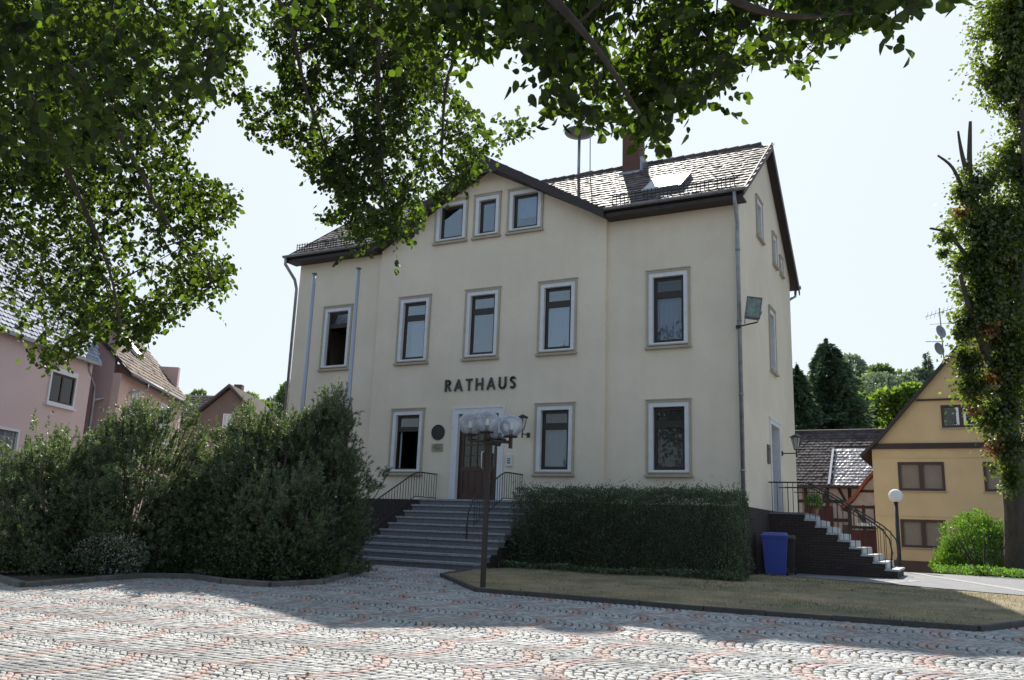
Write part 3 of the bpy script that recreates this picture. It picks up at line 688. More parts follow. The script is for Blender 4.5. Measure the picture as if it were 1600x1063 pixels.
# cobbled plaza: real setts laid in repeating arcs, every ninth pair of arcs red
def cobbles():
    SX = .106; chord = 1.25; th0 = R(56); Rr = chord/2/math.sin(th0); na = 13; XM = 1.05
    stones = []; red = []
    for j in range(14):
        yj = -3.6-chord*(j+.5)
        for side in (-1, 1):
            i0, i1 = (0, 205) if side < 0 else (0, 128)
            ii = np.arange(-8, i1)
            for k in range(na):
                offr = rng.uniform(-.25, .25, len(ii)) if 0 < k < na-1 else rng.uniform(-.1, .1, len(ii))
                a0 = -th0+2*th0*(k+.03)/na; a1 = -th0+2*th0*(k+.97)/na
                da = (a1-a0)*offr*.25
                c0 = rng.uniform(.05, .11, len(ii)); c1 = rng.uniform(.83, .91, len(ii))
                def P(i, a): return np.stack([XM+side*(i*SX-(Rr*np.cos(a)-Rr*math.cos(th0))+.42), yj+Rr*np.sin(a)+0*i], 1)
                q = np.stack([P(ii+c0, a0+da), P(ii+c1, a0+da), P(ii+c1, a1+da), P(ii+c0, a1+da)], 1)
                q = q+rng.normal(0, .0035, q.shape)
                if side > 0: q = q[:, ::-1]
                ok = (q[:, :, 0].mean(1)-XM)*side > .0
                stones.append(q[ok]); red.append((((ii % 10) < 2) & (rng.random(len(ii)) < .99))[ok])
    S = np.concatenate(stones); rd = np.concatenate(red); c = S.mean(1)
    stairs = (c[:, 0] > -9.3) & (c[:, 0] < -5.3) & (c[:, 1] > -4.5)
    ok = ~inpoly(c, BED) & ~inpoly(c, LAWN) & ~stairs & (c[:, 0] > -16) & (c[:, 0] < 12.5) & (c[:, 1] < -3.6)
    S = S[ok]; rd = rd[ok]; N = len(S); cc = S.mean(1, keepdims=True)
    # signed area so tops face up
    ar = (S[:, 1, 0]-S[:, 0, 0])*(S[:, 2, 1]-S[:, 0, 1])-(S[:, 2, 0]-S[:, 0, 0])*(S[:, 1, 1]-S[:, 0, 1]); S[ar < 0] = S[ar < 0][:, ::-1]
    top = cc+(S-cc)*.88; hz = G_(S[:, :, 1])
    zt = hz+rng.normal(0, .0024, (N, 1))+rng.normal(0, .0016, (N, 4)); zb = hz-.014
    zm = G_(cc[:, :, 1])+.004
    V = np.concatenate([np.dstack([S, zb]), np.dstack([top, zt]), np.dstack([cc, zm+rng.normal(0, .002, (N, 1))])], 1)
    f = [(4, 5, 8), (5, 6, 8), (6, 7, 8), (7, 4, 8)]; g4 = [(0, 1, 5), (0, 5, 4), (1, 2, 6), (1, 6, 5), (2, 3, 7), (2, 7, 6), (3, 0, 4), (3, 4, 7)]
    F = (np.arange(N)[:, None, None]*9+np.array(f+g4)[None]).reshape(-1, 3)
    mi = np.repeat(rd.astype(int), 12)
    g1 = mat('sett_grey', (.40, .395, .385), .8, var=.28, scale=9, streak=.22, sscale=(.35, .35, .35), isl=.22, bump=.35, bscale=70); g2 = mat('sett_red', (.37, .275, .25), .8, var=.2, scale=7, isl=.2, bump=.35, bscale=70)
    o = npmesh('cobbled_plaza', V, F, [g1, g2], mi=mi); o['kind'] = 'structure'
def G_(y): return np.where(y < -24, .035, np.where(y < -4.5, .62+.03*(y+4.5), np.where(y < 8, .62+.005*(y+4.5), np.where(y < 22, .6825-.0245*(y-8), .34))))
cobbles()
sheet('joint_bed', [(-16, -21), (12.5, -21), (12.5, -3), (-16, -3)], -.014, soil, step=3)
lawn_m = mat('dry_lawn', (.34, .26, .155), .95, scale=.9, col2=(.145, .14, .075), bump=.8, bscale=120, var=.1)
sheet('lawn', LAWN, .045, lawn_m, bumpy=.03, step=.4)
sheet('planting_bed', BED, .05, mat('bed_soil', (.06, .045, .03), .95, var=.4, scale=3, bump=.8, bscale=30), bumpy=.04, step=.7)
PAVE = [(.06, .5), (1.06, .38), (3.05, -.35), (5.95, -1.95), (12, -4.9), (30, -12), (60, 8), (3.2, 8.4), (.06, 8.0)]
sheet('path', PAVE, .035, asphalt, step=2)
sheet('path_strip', [(3.2, 7.9), (3.5, 7.9), (7.2, -2.45), (6.75, -2.22)], .040, mat('concrete_strip', (.30, .29, .28), .9, var=.15, scale=8), step=2)
sheet('slab_strip', [(2.75, -.15), (3.15, -.30), (3.9, 2.4), (3.45, 2.6)], .040, MATS['concrete_strip'], step=2)
def kerb(name, pts, w, h, m):
    mb = MB()
    for (a_, b_) in zip(pts, pts[1:]):
        A, B = Vector(a_), Vector(b_); L_ = (B-A).length; n_ = max(1, round(L_/.95)); d = (B-A)/L_; s_ = Vector((-d.y, d.x))*w/2
        for k in range(n_):
            p = A+d*(L_*k/n_+.006); q = A+d*(L_*(k+1)/n_-.006)
            j = random.uniform(-.006, .006)
            V = []
            for zz in (-.1, h-.012+j, h+j):
                ss_ = s_*(.86 if zz == h+j else 1)
                V += [(p.x+ss_.x, p.y+ss_.y, G(p.y)+zz), (q.x+ss_.x, q.y+ss_.y, G(q.y)+zz), (q.x-ss_.x, q.y-ss_.y, G(q.y)+zz), (p.x-ss_.x, p.y-ss_.y, G(p.y)+zz)]
            F = [(3, 2, 1, 0), (8, 9, 10, 11)]
            for r_ in (0, 4): F += [(r_+i, r_+(i+1) % 4, r_+4+(i+1) % 4, r_+4+i) for i in range(4)]
            mb.add(V, F)
    return kind(mb.build(name, m), 'structure')
kb = mat('basalt_kerb', (.075, .07, .066), .8, var=.25, scale=8, bump=.3); kb2 = mat('stone_kerb', (.15, .135, .12), .85, var=.3, scale=6, bump=.3)
kerb('lawn_kerb', LAWN[:7], .08, .075, kb)
kerb('path_kerb', LAWN[7:11], .06, .06, kb)
kerb('bed_kerb', BED[:11], .14, .09, kb2)
# grass blades
def grass():
    N = 42000; P = np.stack([rng.uniform(-5.3, 10, N*3), rng.uniform(-8.8, .4, N*3)], 1); P = P[inpoly(P, LAWN)]
    n_ = nz2(np.dstack([P[:, 0]*1.3, P[:, 1]*1.3, P[:, 0]*0])[0]); P = P[n_+rng.normal(0, .5, len(P)) > -.35][:N]; M = len(P)
    h = rng.uniform(.02, .055, M); a = rng.uniform(0, 6.28, M); r_ = rng.normal(0, .018, (M, 2)); w_ = .005
    z = G_(P[:, 1])+.035+.03*nz1(np.stack([P[:, 0]*.8, P[:, 1]*.8, P[:, 0]*0+3], 1))
    b = np.stack([P[:, 0], P[:, 1], z], 1); dx = np.stack([np.cos(a)*w_, np.sin(a)*w_, a*0], 1)
    V = np.stack([b-dx, b+dx, b+np.stack([r_[:, 0], r_[:, 1], h], 1)], 1).reshape(-1, 3)
    o = npmesh('grass', V, np.arange(3*M).reshape(-1, 3), leafmat('dry_grass', (.36, .275, .165), (.34, .28, .14), .25, .35, alt=(.12, .14, .055), alt_f=.12, gloss=.02, cscale=.9)); o['kind'] = 'stuff'
grass()

# ================================================================== FIVE-GLOBE LAMP
LX, LY = -3.08, -8.15; zl = G(LY)
t = thing('street_lamp', 'square brown lamp post with a cluster of clear glass globes at lawn corner', 'street lamp', (LX, LY, zl))
post_m = mat('brown_post', (.035, .028, .025), .5, var=.2)
MB(rotM((LX, LY, 0), 15)).box(-.043, .043, -.043, .043, zl-.1, 3.20).build('post', post_m, t)
mb = MB(rotM((LX, LY, 0), 15)); mb.box(-.085, .085, -.085, .085, 3.201, 3.32)
globes = [(-.37, -.05, 3.58), (-.04, -.22, 3.62), (.20, .30, 3.54), (.42, .02, 3.58)]
arm = MB()
for (dx, dy, zc) in globes:
    p = rt*dx+Vector((-rt.y, rt.x, 0))*dy; c = Vector((LX, LY, 0))+p
    arm.tube([(LX, LY, 3.26), (c.x, c.y, 3.26+(zc-3.58))], .03, 6); arm.tube([(c.x, c.y, zc-.32-(.12 if dx > .4 else 0)), (c.x, c.y, zc-.2)], .04, 10)
arm.build('bracket', post_m, t); mb.build('collar', post_m, t)
for (dx, dy, zc) in globes:
    p = rt*dx+Vector((-rt.y, rt.x, 0))*dy; c = Vector((LX, LY, zc))+p
    prof = [(.225*math.sin(a), -.225*math.cos(a)) for a in np.linspace(.35, math.pi, 20)]
    g_ = MB().lathe(tuple(c), prof, 32).build('globe', bulb_glass, t, True)
    MB().lathe(tuple(c), [(0, -.225), (.13, -.225), (.14, -.205), (0, -.205)], 20).build('base_plate', post_m, g_)
    MB().lathe(tuple(c), [(0, -.205), (.04, -.205), (.04, -.08), (0, -.08)], 12).build('socket', post_m, g_)
    MB().lathe(tuple(c), [(.028, -.08), (.03, -.0), (.02, .05), (0, .055)], 12).build('bulb', mat('bulb_white', (.75, .75, .72), .4), g_, True)
# globe lamp beyond the side stairs
bx, by = 2.98, 9.4; zz = G(by)
t = thing('globe_lamp', 'black post lamp with a single white globe before the yellow house', 'street lamp', (bx, by, zz))
MB().tube([(bx, by, zz-.05), (bx, by, 2.95)], .065, 12).build('post', iron, t, True)
MB().lathe((bx, by, 2.95), [(0, 0), (.09, 0), (.09, .05), (0, .05)], 14).build('collar', iron, t)
MB().lathe((bx, by, 3.17), [(.225*math.sin(a), -.225*math.cos(a)) for a in np.linspace(.3, math.pi, 18)], 28).build('globe', glassmat('opal_globe', (1, 1, 1), .05, body=(.9, .9, .9), body_f=.75), t, True)

# ================================================================== BINS
def bin_(x, y, w_, d_, h_, col, label, rot):
    t = thing('wheelie_bin', label, 'bin', (x, y, G(y)+.04), 'wheeled bins by the side stairs'); t.rotation_euler = (0, 0, 0)
    M = rotM((x, y, G(y)+.035), rot); m = mat('plastic_'+label.split()[0], col, .45); k = .78
    mb = MB(M); a_ = w_/2; b_ = d_/2
    mb.add([(-a_*k, -b_*k, .05), (a_*k, -b_*k, .05), (a_*k, b_*k, .05), (-a_*k, b_*k, .05), (-a_, -b_, h_-.1), (a_, -b_, h_-.1), (a_, b_, h_-.1), (-a_, b_, h_-.1)], [(3, 2, 1, 0), (0, 1, 5, 4), (1, 2, 6, 5), (2, 3, 7, 6), (3, 0, 4, 7)])
    mb.build('body', m, t)
    mb = MB(M); mb.box(-a_-.02, a_+.02, -b_-.02, b_+.02, h_-.14, h_-.09); mb.build('rim', m, t)
    mb = MB(M); mb.add([(-a_-.03, -b_-.04, h_-.09), (a_+.03, -b_-.04, h_-.09), (a_+.03, b_+.03, h_-.09), (-a_-.03, b_+.03, h_-.09), (-a_*.9, -b_*.85, h_-.02), (a_*.9, -b_*.85, h_-.02), (a_*.95, b_*.9, h_), (-a_*.95, b_*.9, h_)], [(0, 1, 5, 4), (1, 2, 6, 5), (2, 3, 7, 6), (3, 0, 4, 7), (4, 5, 6, 7), (3, 2, 1, 0)])
    mb.tube([(-a_+.03, b_+.09, h_-.06), (a_-.03, b_+.09, h_-.06)], .018, 6); mb.build('lid', m, t)
    for s in (-1, 1): MB(M).tube([(s*(a_*.8), b_*.8, .1), (s*(a_*.8+.05), b_*.8, .1)], .1, 14).build('wheel', iron, t)
bin_(.56, .80, .62, .70, 1.10, (.035, .06, .30), 'blue wheeled bin standing between the hedge and the side stairs', 8)
bin_(.64, 1.80, .50, .60, 1.04, (.035, .027, .022), 'dark brown wheeled bin just right of the blue bin', 5)

# ================================================================== HOUSES
def gable_house_walls(root, M, W, D_, zb, ze, zr, holes, m, mside=None):
    mb = MB(M); wall(mb, [(0, ze), (W/2, zr), (W, ze)], zb, holes, .3); mb.build('wall', m, root)
    mb = MB(M); mb.box(0, .3, .301, D_, zb, ze); mb.box(W-.3, W, .301, D_, zb, ze); mb.box(.301, W-.301, D_-.3, D_, zb, ze); mb.build('wall', mside or m, root)
# yellow house
YH = 22.; M = Matrix.Translation((1.29, YH, 0)); W = 11.4
yh = thing('yellow_house', 'ochre yellow house with steep gable and brown window frames on the right', 'house', (7, 26, .34))
ochre = mat('ochre_render', (.60, .44, .245), .9, var=.10, scale=.8, bump=.2, col2=(.55, .40, .225))
brwn = mat('window_brown', (.05, .025, .02), .5)
hl = [(1.12, 3.05, 4.04, 5.34), (4.68, 6.6, 4.04, 5.34), (8.3, 10.2, 4.04, 5.34), (1.08, 2.95, 1.44, 2.68), (4.6, 6.5, 1.44, 2.68), (3.13, 4.75, 6.97, 8.0), (6.0, 7.6, 6.97, 8.0)]
gable_house_walls(yh, M, W, 12, .2, 6.0, 6.0+W/2*1.17, hl, ochre)
shade = mat('roller_shutter', (.23, .19, .15), .7, var=.1, scale=8)
for h_ in hl:
    a_, b_, c_, d_ = h_; mb = MB(M); mb.ring(a_-.02, b_+.02, c_-.02, d_+.02, .11, -.03, .12); mb.box((a_+b_)/2-.09, (a_+b_)/2+.09, -.02, .12, c_, d_); o = mb.build('window', brwn, yh)
    att_ = c_ > 6
    MB(M).box(a_+.09, b_-.09, .07, .09, c_+.09, d_-.09).build('pane' if att_ else 'shutter', pane_dark if att_ else shade, o)
    MB(M).box(a_-.1, b_+.1, -.09, .02, c_-.07, c_-.025).build('sill', mat('grey_sill', (.35, .32, .3), .7), o)
    if att_:
        mb = MB(M)
        for xx in ((a_+b_)/2-.42, (a_+b_)/2+.42): mb.box(xx-.22, xx+.22, .12, .13, c_+.15, d_-.15)
        mb.build('curtain', curtain_m, o)
mb = MB(M); mb.box(-.05, W+.05, -.12, -.001, 5.98, 6.24); mb.box(2.1, W-2.1, -.10, -.001, 8.25, 8.33); mb.build('beam', dark_board, yh)
mb = MB(M); mb.box(-.01, W+.01, -.03, -.001, 5.55, 5.59); mb.box(-.01, W+.01, -.03, -.001, 2.84, 2.90); mb.build('cornice', ochre, yh)
MB(M).box(-.02, W+.02, -.04, -.001, .2, .82).build('plinth', mat('brown_plinth', (.10, .06, .05), .9, var=.15), yh)
mb = MB(M); ap = 6.0+W/2*1.17+.15
for s in (-1, 1):
    c_ = W/2; x2 = c_+s*(c_+.5); z2 = 5.72; x1_ = c_+s*(c_-.35); z1_ = 6.0+.35*1.17+.13
    mb.hull([(c_, -.35, ap), (x1_, -.35, z1_), (x2, -.35, z2), (x2, -.35, z2-.16), (x1_, -.35, z1_-.2), (c_, -.35, ap-.22)], (0, 12.7, 0))
mb.build('roof', dark_board, yh)
antm = mat('antenna_metal', (.3, .3, .32), .4, metal=.6)
t = thing('tv_antenna', 'thin TV antenna mast with two dishes above the yellow house roof', 'antenna', (4.62, 23, 10))
MB().tube([(4.7, 23, 9.8), (4.66, 23, 13.0)], .03, 6).build('mast', antm, t)
mb = MB(); mb.tube([(4.0, 22.8, 12.55), (5.3, 23.2, 13.0)], .015, 4)
for k in range(7):
    q = Vector((4.1+k*.18, 22.83+k*.055, 12.58+k*.062)); mb.tube([q+Vector((.06, -.35, .1)), q-Vector((.06, -.35, .1))], .01, 4)
mb.tube([(4.2, 23, 12.2), (5.1, 23, 12.2)], .012, 4); mb.tube([(3.95, 23, 11.35), (4.66, 23, 11.3)], .02, 4); mb.build('antenna_array', antm, t)
for (x, z) in ((4.58, 11.75), (4.45, 10.9)):
    MB(Matrix.Translation((x, 22.9, z)) @ Matrix.Rotation(R(75), 4, 'X') @ Matrix.Rotation(R(50), 4, 'Y')).lathe((0, 0, 0), [(0, .0), (.15, .02), (.28, .07), (.33, .11)], 18).build('dish', mat('dish_grey', (.35, .36, .38), .5), t, True)

# half-timbered barn behind
barn = thing('half_timbered_barn', 'half-timbered barn with long grey tiled roof behind the side stairs', 'barn', (-4, 30, .34))
plast = mat('barn_plaster', (.42, .36, .33), .95, var=.2, scale=2, bump=.3); timber = mat('old_timber', (.045, .025, .018), .85, var=.3, scale=5)
BX0, BX1, BY = -16, 3.9, 28.
MB().box(BX0, BX1, BY, BY+7, .2, 4.7).build('wall', plast, barn)
mb = MB()
for x in np.arange(-6.2, 3.9, 1.15): mb.box(x-.09, x+.09, BY-.05, BY-.001, .3, 4.7)
for z in (4.5, 3.7, 2.7, 1.75, .45): mb.box(BX0, BX1, BY-.047, BY-.0015, z-.085, z+.085)
for x, dx in ((-2.3, .7), (-.2, -.8), (2.0, .8), (2.9, -.7), (-4.5, .8)): mb.hull([(x-.08, BY-.058, 2.75), (x+.08, BY-.058, 2.75), (x+dx+.08, BY-.058, 4.42), (x+dx-.08, BY-.058, 4.42)], (0, .05, 0))
mb.build('timber_frame', timber, barn)
MB().box(-2.75, -1.35, BY-.07, BY-.001, 1.9, 3.45).build('door', mat('oxblood_boards', (.09, .02, .018), .8, var=.3, scale=4), barn)
MB().box(.5, 2.6, BY-.075, BY-.001, .3, 2.55).build('door', MATS['oxblood_boards'], barn)
mb = MB(); mb.box(-.9, -.1, BY-.1, BY-.06, 1.95, 2.45); mb.build('window', iron, barn)
zr_ = 8.0; ye = BY-.5; yr2 = BY+3.6; Lb = math.hypot(yr2-ye, zr_-4.55); ub = np.array((0, (yr2-ye)/Lb, (zr_-4.55)/Lb)); nb_ = np.array((0, -ub[2], ub[1]))
mb = MB(); mb.hull([(BX0-.2, ye, 4.55), (BX0-.2, yr2, zr_), (BX0-.2, 2*yr2-ye, 4.55), (BX0-.2, 2*yr2-ye, 4.43), (BX0-.2, yr2, zr_-.15), (BX0-.2, ye, 4.43)], (BX1-BX0+.4, 0, 0)); br_ = mb.build('roof', dark_board, barn)
old_tile = mat('weathered_tile', (.085, .07, .07), .8, spec=.2, var=.4, scale=.8, isl=.3)
pale_tile = mat('pale_pantile', (.26, .25, .26), .42, var=.2, scale=3, isl=.2)
tiles(br_, 'tiles', (-7, ye, 4.55), (1, 0, 0), ub, nb_, BX1+6.8, Lb, tw=.24, th=.27, m=old_tile, keep=lambda p: not (p[0] > -1.35 and p[2] < 6.85))
tiles(br_, 'pale_tiles', (-1.4, ye, 4.55), (1, 0, 0), ub, nb_, BX1+1.2, Lb*.68, tw=.24, th=.27, m=pale_tile)
MB().tube([(-7, yr2, zr_+.02), (BX1+.2, yr2, zr_+.02)], .11, 8).build('ridge_tile', old_tile, br_)
mb = MB(); mb.hull([(-1.5, ye, 4.60), (-1.38, ye, 4.60), (-1.38, ye+ub[1]*3.4, 4.6+ub[2]*3.4), (-1.5, ye+ub[1]*3.4, 4.6+ub[2]*3.4)], tuple(nb_*.05)); mb.build('flashing', zinc, br_)
# shed with red tiled verge against yellow house
sh = thing('lean_to_shed', 'small shed with curved red tiled verge against the yellow house', 'shed', (.8, 25.5, .34))
mb = MB(); mb.hull([(-.55, 24.2, 3.35), (0.1, 24.2, 3.85), (.75, 24.2, 4.75), (1.3, 24.2, 5.3), (1.3, 24.2, 5.12), (.75, 24.2, 4.5), (.1, 24.2, 3.6), (-.5, 24.2, 3.12)], (0, 3.0, 0)); mb.build('roof', mat('orange_tile', (.26, .065, .035), .75, var=.4, scale=4, bump=.4), sh)
mb = MB(); mb.hull([(-.2, 24.4, .2), (-.2, 24.4, 3.3), (.1, 24.4, 3.55), (.75, 24.4, 4.45), (1.25, 24.4, 5.0), (1.25, 24.4, .2)], (0, 2.6, 0)); mb.build('wall', plast, sh)
mb = MB()
for x in (-.1, .55, 1.1): mb.box(x-.07, x+.07, 24.35, 24.399, .3, 3.4)
for z in (2.3, 3.3, 4.1): mb.box(max(-.15, (z-3.6)*.8), 1.2, 24.353, 24.3985, z-.07, z+.07)
mb.hull([(.1, 24.345, 3.2), (.24, 24.345, 3.2), (.75, 24.345, 2.3), (.61, 24.345, 2.3)], (0, .05, 0))
mb.build('timber_frame', timber, sh)
MB().box(-.19, 1.2, 24.33, 24.344, .2, 2.15).build('door', MATS['oxblood_boards'], sh)
MB().box(.35, 1.27, 23.2, 24.3, 2.35, 2.5).build('porch_roof', mat('pale_sheet', (.5, .52, .55), .4), sh)
gb_ = thing('garden_wall', 'low pale yellow garden wall beyond the side stairs', 'wall', (.5, 20, .34))
mb = MB(); mb.box(-1.2, 1.0, 20, 20.3, .2, 1.25); mb.build('wall', mat('pale_yellow', (.5, .42, .22), .9, var=.2), gb_)
MB().box(-1.25, 1.05, 19.95, 20.35, 1.25, 1.33).build('coping', mat('pale_sheet2', (.5, .48, .4), .8), gb_)

# pink house on the left: wall runs 24 deg left of +Y, passing P=(-24.8,-1.28)
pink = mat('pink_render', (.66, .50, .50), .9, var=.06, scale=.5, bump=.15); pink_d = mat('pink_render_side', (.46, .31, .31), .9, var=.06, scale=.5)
slate = mat('blue_slate', (.24, .28, .36), .7, isl=.25, var=.2, scale=2, spec=.25)
def dirM(P, az):           # local +x = direction az left of +Y ; local y inward = to the left of it
    return Matrix.Translation((P[0], P[1], 0)) @ Matrix.Rotation(R(90+az), 4, 'Z')
ph = thing('pink_house', 'tall pink rendered house with blue slate mansard at the left edge', 'house', (-26, -6, .4))
MPk = dirM((-24.8, -1.28), 24)
mb = MB(MPk); wall(mb, [(-12, 7.4), (0, 7.4)], .2, [(-2.6, -.95, 5.42, 6.72), (-5.1, -3.84, 3.0, 4.24)], .3); mb.build('wall', pink, ph)
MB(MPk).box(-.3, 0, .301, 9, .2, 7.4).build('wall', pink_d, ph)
wf = mat('white_pvc', (.7, .7, .72), .5)
mb = MB(MPk); mb.ring(-2.62, -.93, 5.40, 6.75, .09, -.05, .08); mb.box(-2.6, -.95, -.06, .06, 6.55, 6.72); mb.box(-2.7, -.85, -.12, .0, 5.33, 5.398); o = mb.build('window', wf, ph)
mb = MB(MPk); mb.ring(-2.53, -1.02, 5.49, 6.55, .07, .0, .07); mb.box(-1.82, -1.74, .0, .07, 5.5, 6.55); mb.build('frame', brwn, o)
MB(MPk).box(-2.5, -1.05, .03, .04, 5.5, 6.55).build('pane', pane_dark, o)
mb = MB(MPk); mb.ring(-5.15, -3.79, 2.95, 4.29, .08, -.03, .08); o = mb.build('window', wf, ph)
MB(MPk).box(-5.08, -3.86, .06, .08, 3.02, 4.22).build('glass_block_panel', brickmat('glass_block', (.16, .18, .22), (.10, .11, .14), (.35, .35, .36), 4, .9, .9, .05, off=0), o)
# slate mansard
zs0, ZS = 7.35, 4.0
def quadtiles(root, A, U_, V_, W_, L_, m, tw, th): 
    A, U_, V_ = map(np.array, (A, U_, V_)); n_ = np.cross(U_, V_); return tiles(root, 'tiles', A, U_, V_, n_/np.linalg.norm(n_), W_, L_, tw=tw, th=th, m=m)
Rm = np.array(MPk.to_3x3())
def lp(x, y, z): return np.array(MPk @ Vector((x, y, z)))
mb = MB(MPk); mb.hull([(-12, -.25, zs0), (-12, 1.6, zs0+4.6), (-12, 7, zs0+4.6), (-12, 9.2, zs0), ], (12.0, 0, 0)); rfp = mb.build('roof', dark_board, ph)
u_ = Rm @ np.array((1, 0, 0)); v_ = Rm @ (np.array((0, 1.85, 4.6))/math.hypot(1.85, 4.6))
quadtiles(rfp, lp(-12, -.28, zs0), u_, v_, 12, 4.9, slate, .22, .16)
mb = MB(MPk); mb.box(-12, .05, -.33, -.2, zs0-.12, zs0); mb.build('gutter', zinc, ph)
# salmon house
sal = mat('salmon_render', (.60, .42, .38), .9, var=.06, scale=.6, bump=.15)
oh = thing('salmon_house', 'salmon house with brown tiled roof and downpipe behind the pink house', 'house', (-28, 3, .4))
P0 = (-24.62, -.11); MO = dirM(P0, 34)
mb = MB(MO); wall(mb, [(0, 7.15), (9.2, 7.15)], .2, [(1.5, 2.45, 4.6, 6.72), (5.6, 7.4, 4.9, 6.72)], .3); mb.build('wall', sal, oh)
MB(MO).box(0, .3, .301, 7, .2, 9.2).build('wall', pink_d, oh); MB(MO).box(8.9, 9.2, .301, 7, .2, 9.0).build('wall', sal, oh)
for (a_, b_, c_, d_) in ((1.5, 2.45, 4.6, 6.72), (5.6, 7.4, 4.9, 6.72)):
    o = MB(MO).ring(a_-.03, b_+.03, c_, d_+.03, .08, -.04, .08).build('window', wf, oh); MB(MO).box(a_+.05, b_-.05, .02, .05, c_+.08, d_-.05).build('shutter', mat('white_shutter', (.62, .63, .65), .6, var=.05), o)
e0, e1 = -.4, 3.2; zr3 = 11.2
mb = MB(MO); mb.hull([(-.1, e0, 7.15), (-.1, 3.4, zr3), (-.1, 7.2, 7.15), (-.1, 7.2, 7.0), (-.1, 3.4, zr3-.18), (-.1, e0, 7.0)], (9.9, 0, 0)); ro = mb.build('roof', dark_board, oh)
Ro = np.array(MO.to_3x3()); Lo = math.hypot(3.8, zr3-7.15)
O_ = np.array(MO @ Vector((-.1, e0, 7.15)))
brt = mat('brown_pantile', (.13, .09, .07), .8, spec=.15, isl=.35, var=.3, scale=1.5)
quadtiles(ro, O_, Ro @ np.array((1, 0, 0)), Ro @ (np.array((0, 3.8, zr3-7.15))/Lo), 9.9, Lo, brt, .27, .30)
MB(MO).hull([(4.0, .9, 8.62), (5.2, .9, 8.62), (5.2, 1.9, 9.69), (4.0, 1.9, 9.69)], (0, -.08, .1)).build('roof_window', mat('skylight_glass', (.3, .3, .3)), oh)
mb = MB(MO); mb.tube([(-.1, -.45, 7.12), (9.9, -.45, 7.12)], .07, 8); mb.build('gutter', zinc, oh, True)
mb = MB(); q1 = MO @ Vector((2.0, -.45, 7.05)); q2 = Vector((-25.0, -.9, 5.9)); q3 = Vector((-24.9, -1.05, 7.35))
mb.tube([q1, q1-Vector((0, 0, .25)), q2+Vector((0, 0, .05)), q2-Vector((0, 0, .2))], .05, 8); mb.tube([Vector((-24.65, -1.6, 7.3)), Vector((-24.72, -1.5, 7.0)), Vector((-25.0, -.95, 6.5)), q2, Vector((-25.0, -.9, .6))], .055, 8); mb.build('downpipe', zinc, oh, True)
# grey brown house farther left-back
gh = thing('grey_house', 'grey brown house with cross gable roof and chimney between pines and trees', 'house', (-33, 16, .4))
gwm = mat('grey_brown_render', (.17, .13, .11), .9, var=.15, scale=1); gt = mat('grey_brown_tile', (.10, .085, .08), .95, spec=.05, isl=.3, var=.3, scale=1.5)
MG = dirM((-34.9, 13.2), -62)
c_ = 1.75
mb = MB(MG); wall(mb, [(0, 7.5), (c_, 9.15), (2*c_, 7.5)], .2, [(1.55, 2.0, 6.85, 7.6)], .3); mb.build('wall', gwm, gh)
mb = MB(MG); mb.box(0, 2*c_, .301, 6, .2, 7.4); mb.box(-4, -.001, 1.5, 8, .2, 7.3); mb.build('wall', gwm, gh)
MB(MG).ring(1.5, 2.05, 6.8, 7.65, .06, -.03, .05).build('window', wf, gh)
MB(MG).box(1.55, 2.0, .05, .07, 6.85, 7.6).build('pane', MATS['white_shutter'], gh)
mb = MB(MG)
for s in (-1, 1): mb.hull([(c_, -.35, 9.42), (c_+s*2.15, -.35, 7.38), (c_+s*2.15, -.35, 7.22), (c_, -.35, 9.24)], (0, 7, 0))
rg = mb.build('roof', gt, gh)
mb = MB(MG); mb.hull([(-4.3, 1.2, 7.25), (-4.3, 4.2, 9.3), (-4.3, 7.5, 7.25)], (6, 0, 0)); rg2 = mb.build('roof', gt, gh)
Rg = np.array(MG.to_3x3()); Lg_ = math.hypot(3, 2.05)
quadtiles(rg2, np.array(MG @ Vector((-4.3, 1.2, 7.27))), Rg @ np.array((1, 0, 0)), Rg @ (np.array((0, 3, 2.05))/Lg_), 4.6, Lg_, gt, .3, .32)
MB(MG).box(.75, 1.25, 3.6, 4.1, 8.4, 10.0).build('chimney', brick_red, rg2)

# ================================================================== VEGETATION
def join(*vf):
    Vs = []; Fs = []; o = 0
    for V, F in vf: Vs.append(V); Fs.append(F+o); o += len(V)
    return np.concatenate(Vs), np.concatenate(Fs)
bark = mat('bark', (.075, .06, .05), .9, var=.35, scale=6, bump=1., bscale=14, stretch=(1, 1, .25))
twigm = mat('dark_twig', (.045, .035, .028), .9)
def ellip(N, c, r, shell=.45, top=None):
    d = nrm(rng.normal(size=(N, 3))); rad = rng.uniform(shell, 1, N)**(1/2.); return np.array(c)+d*rad[:, None]*np.array(r), d
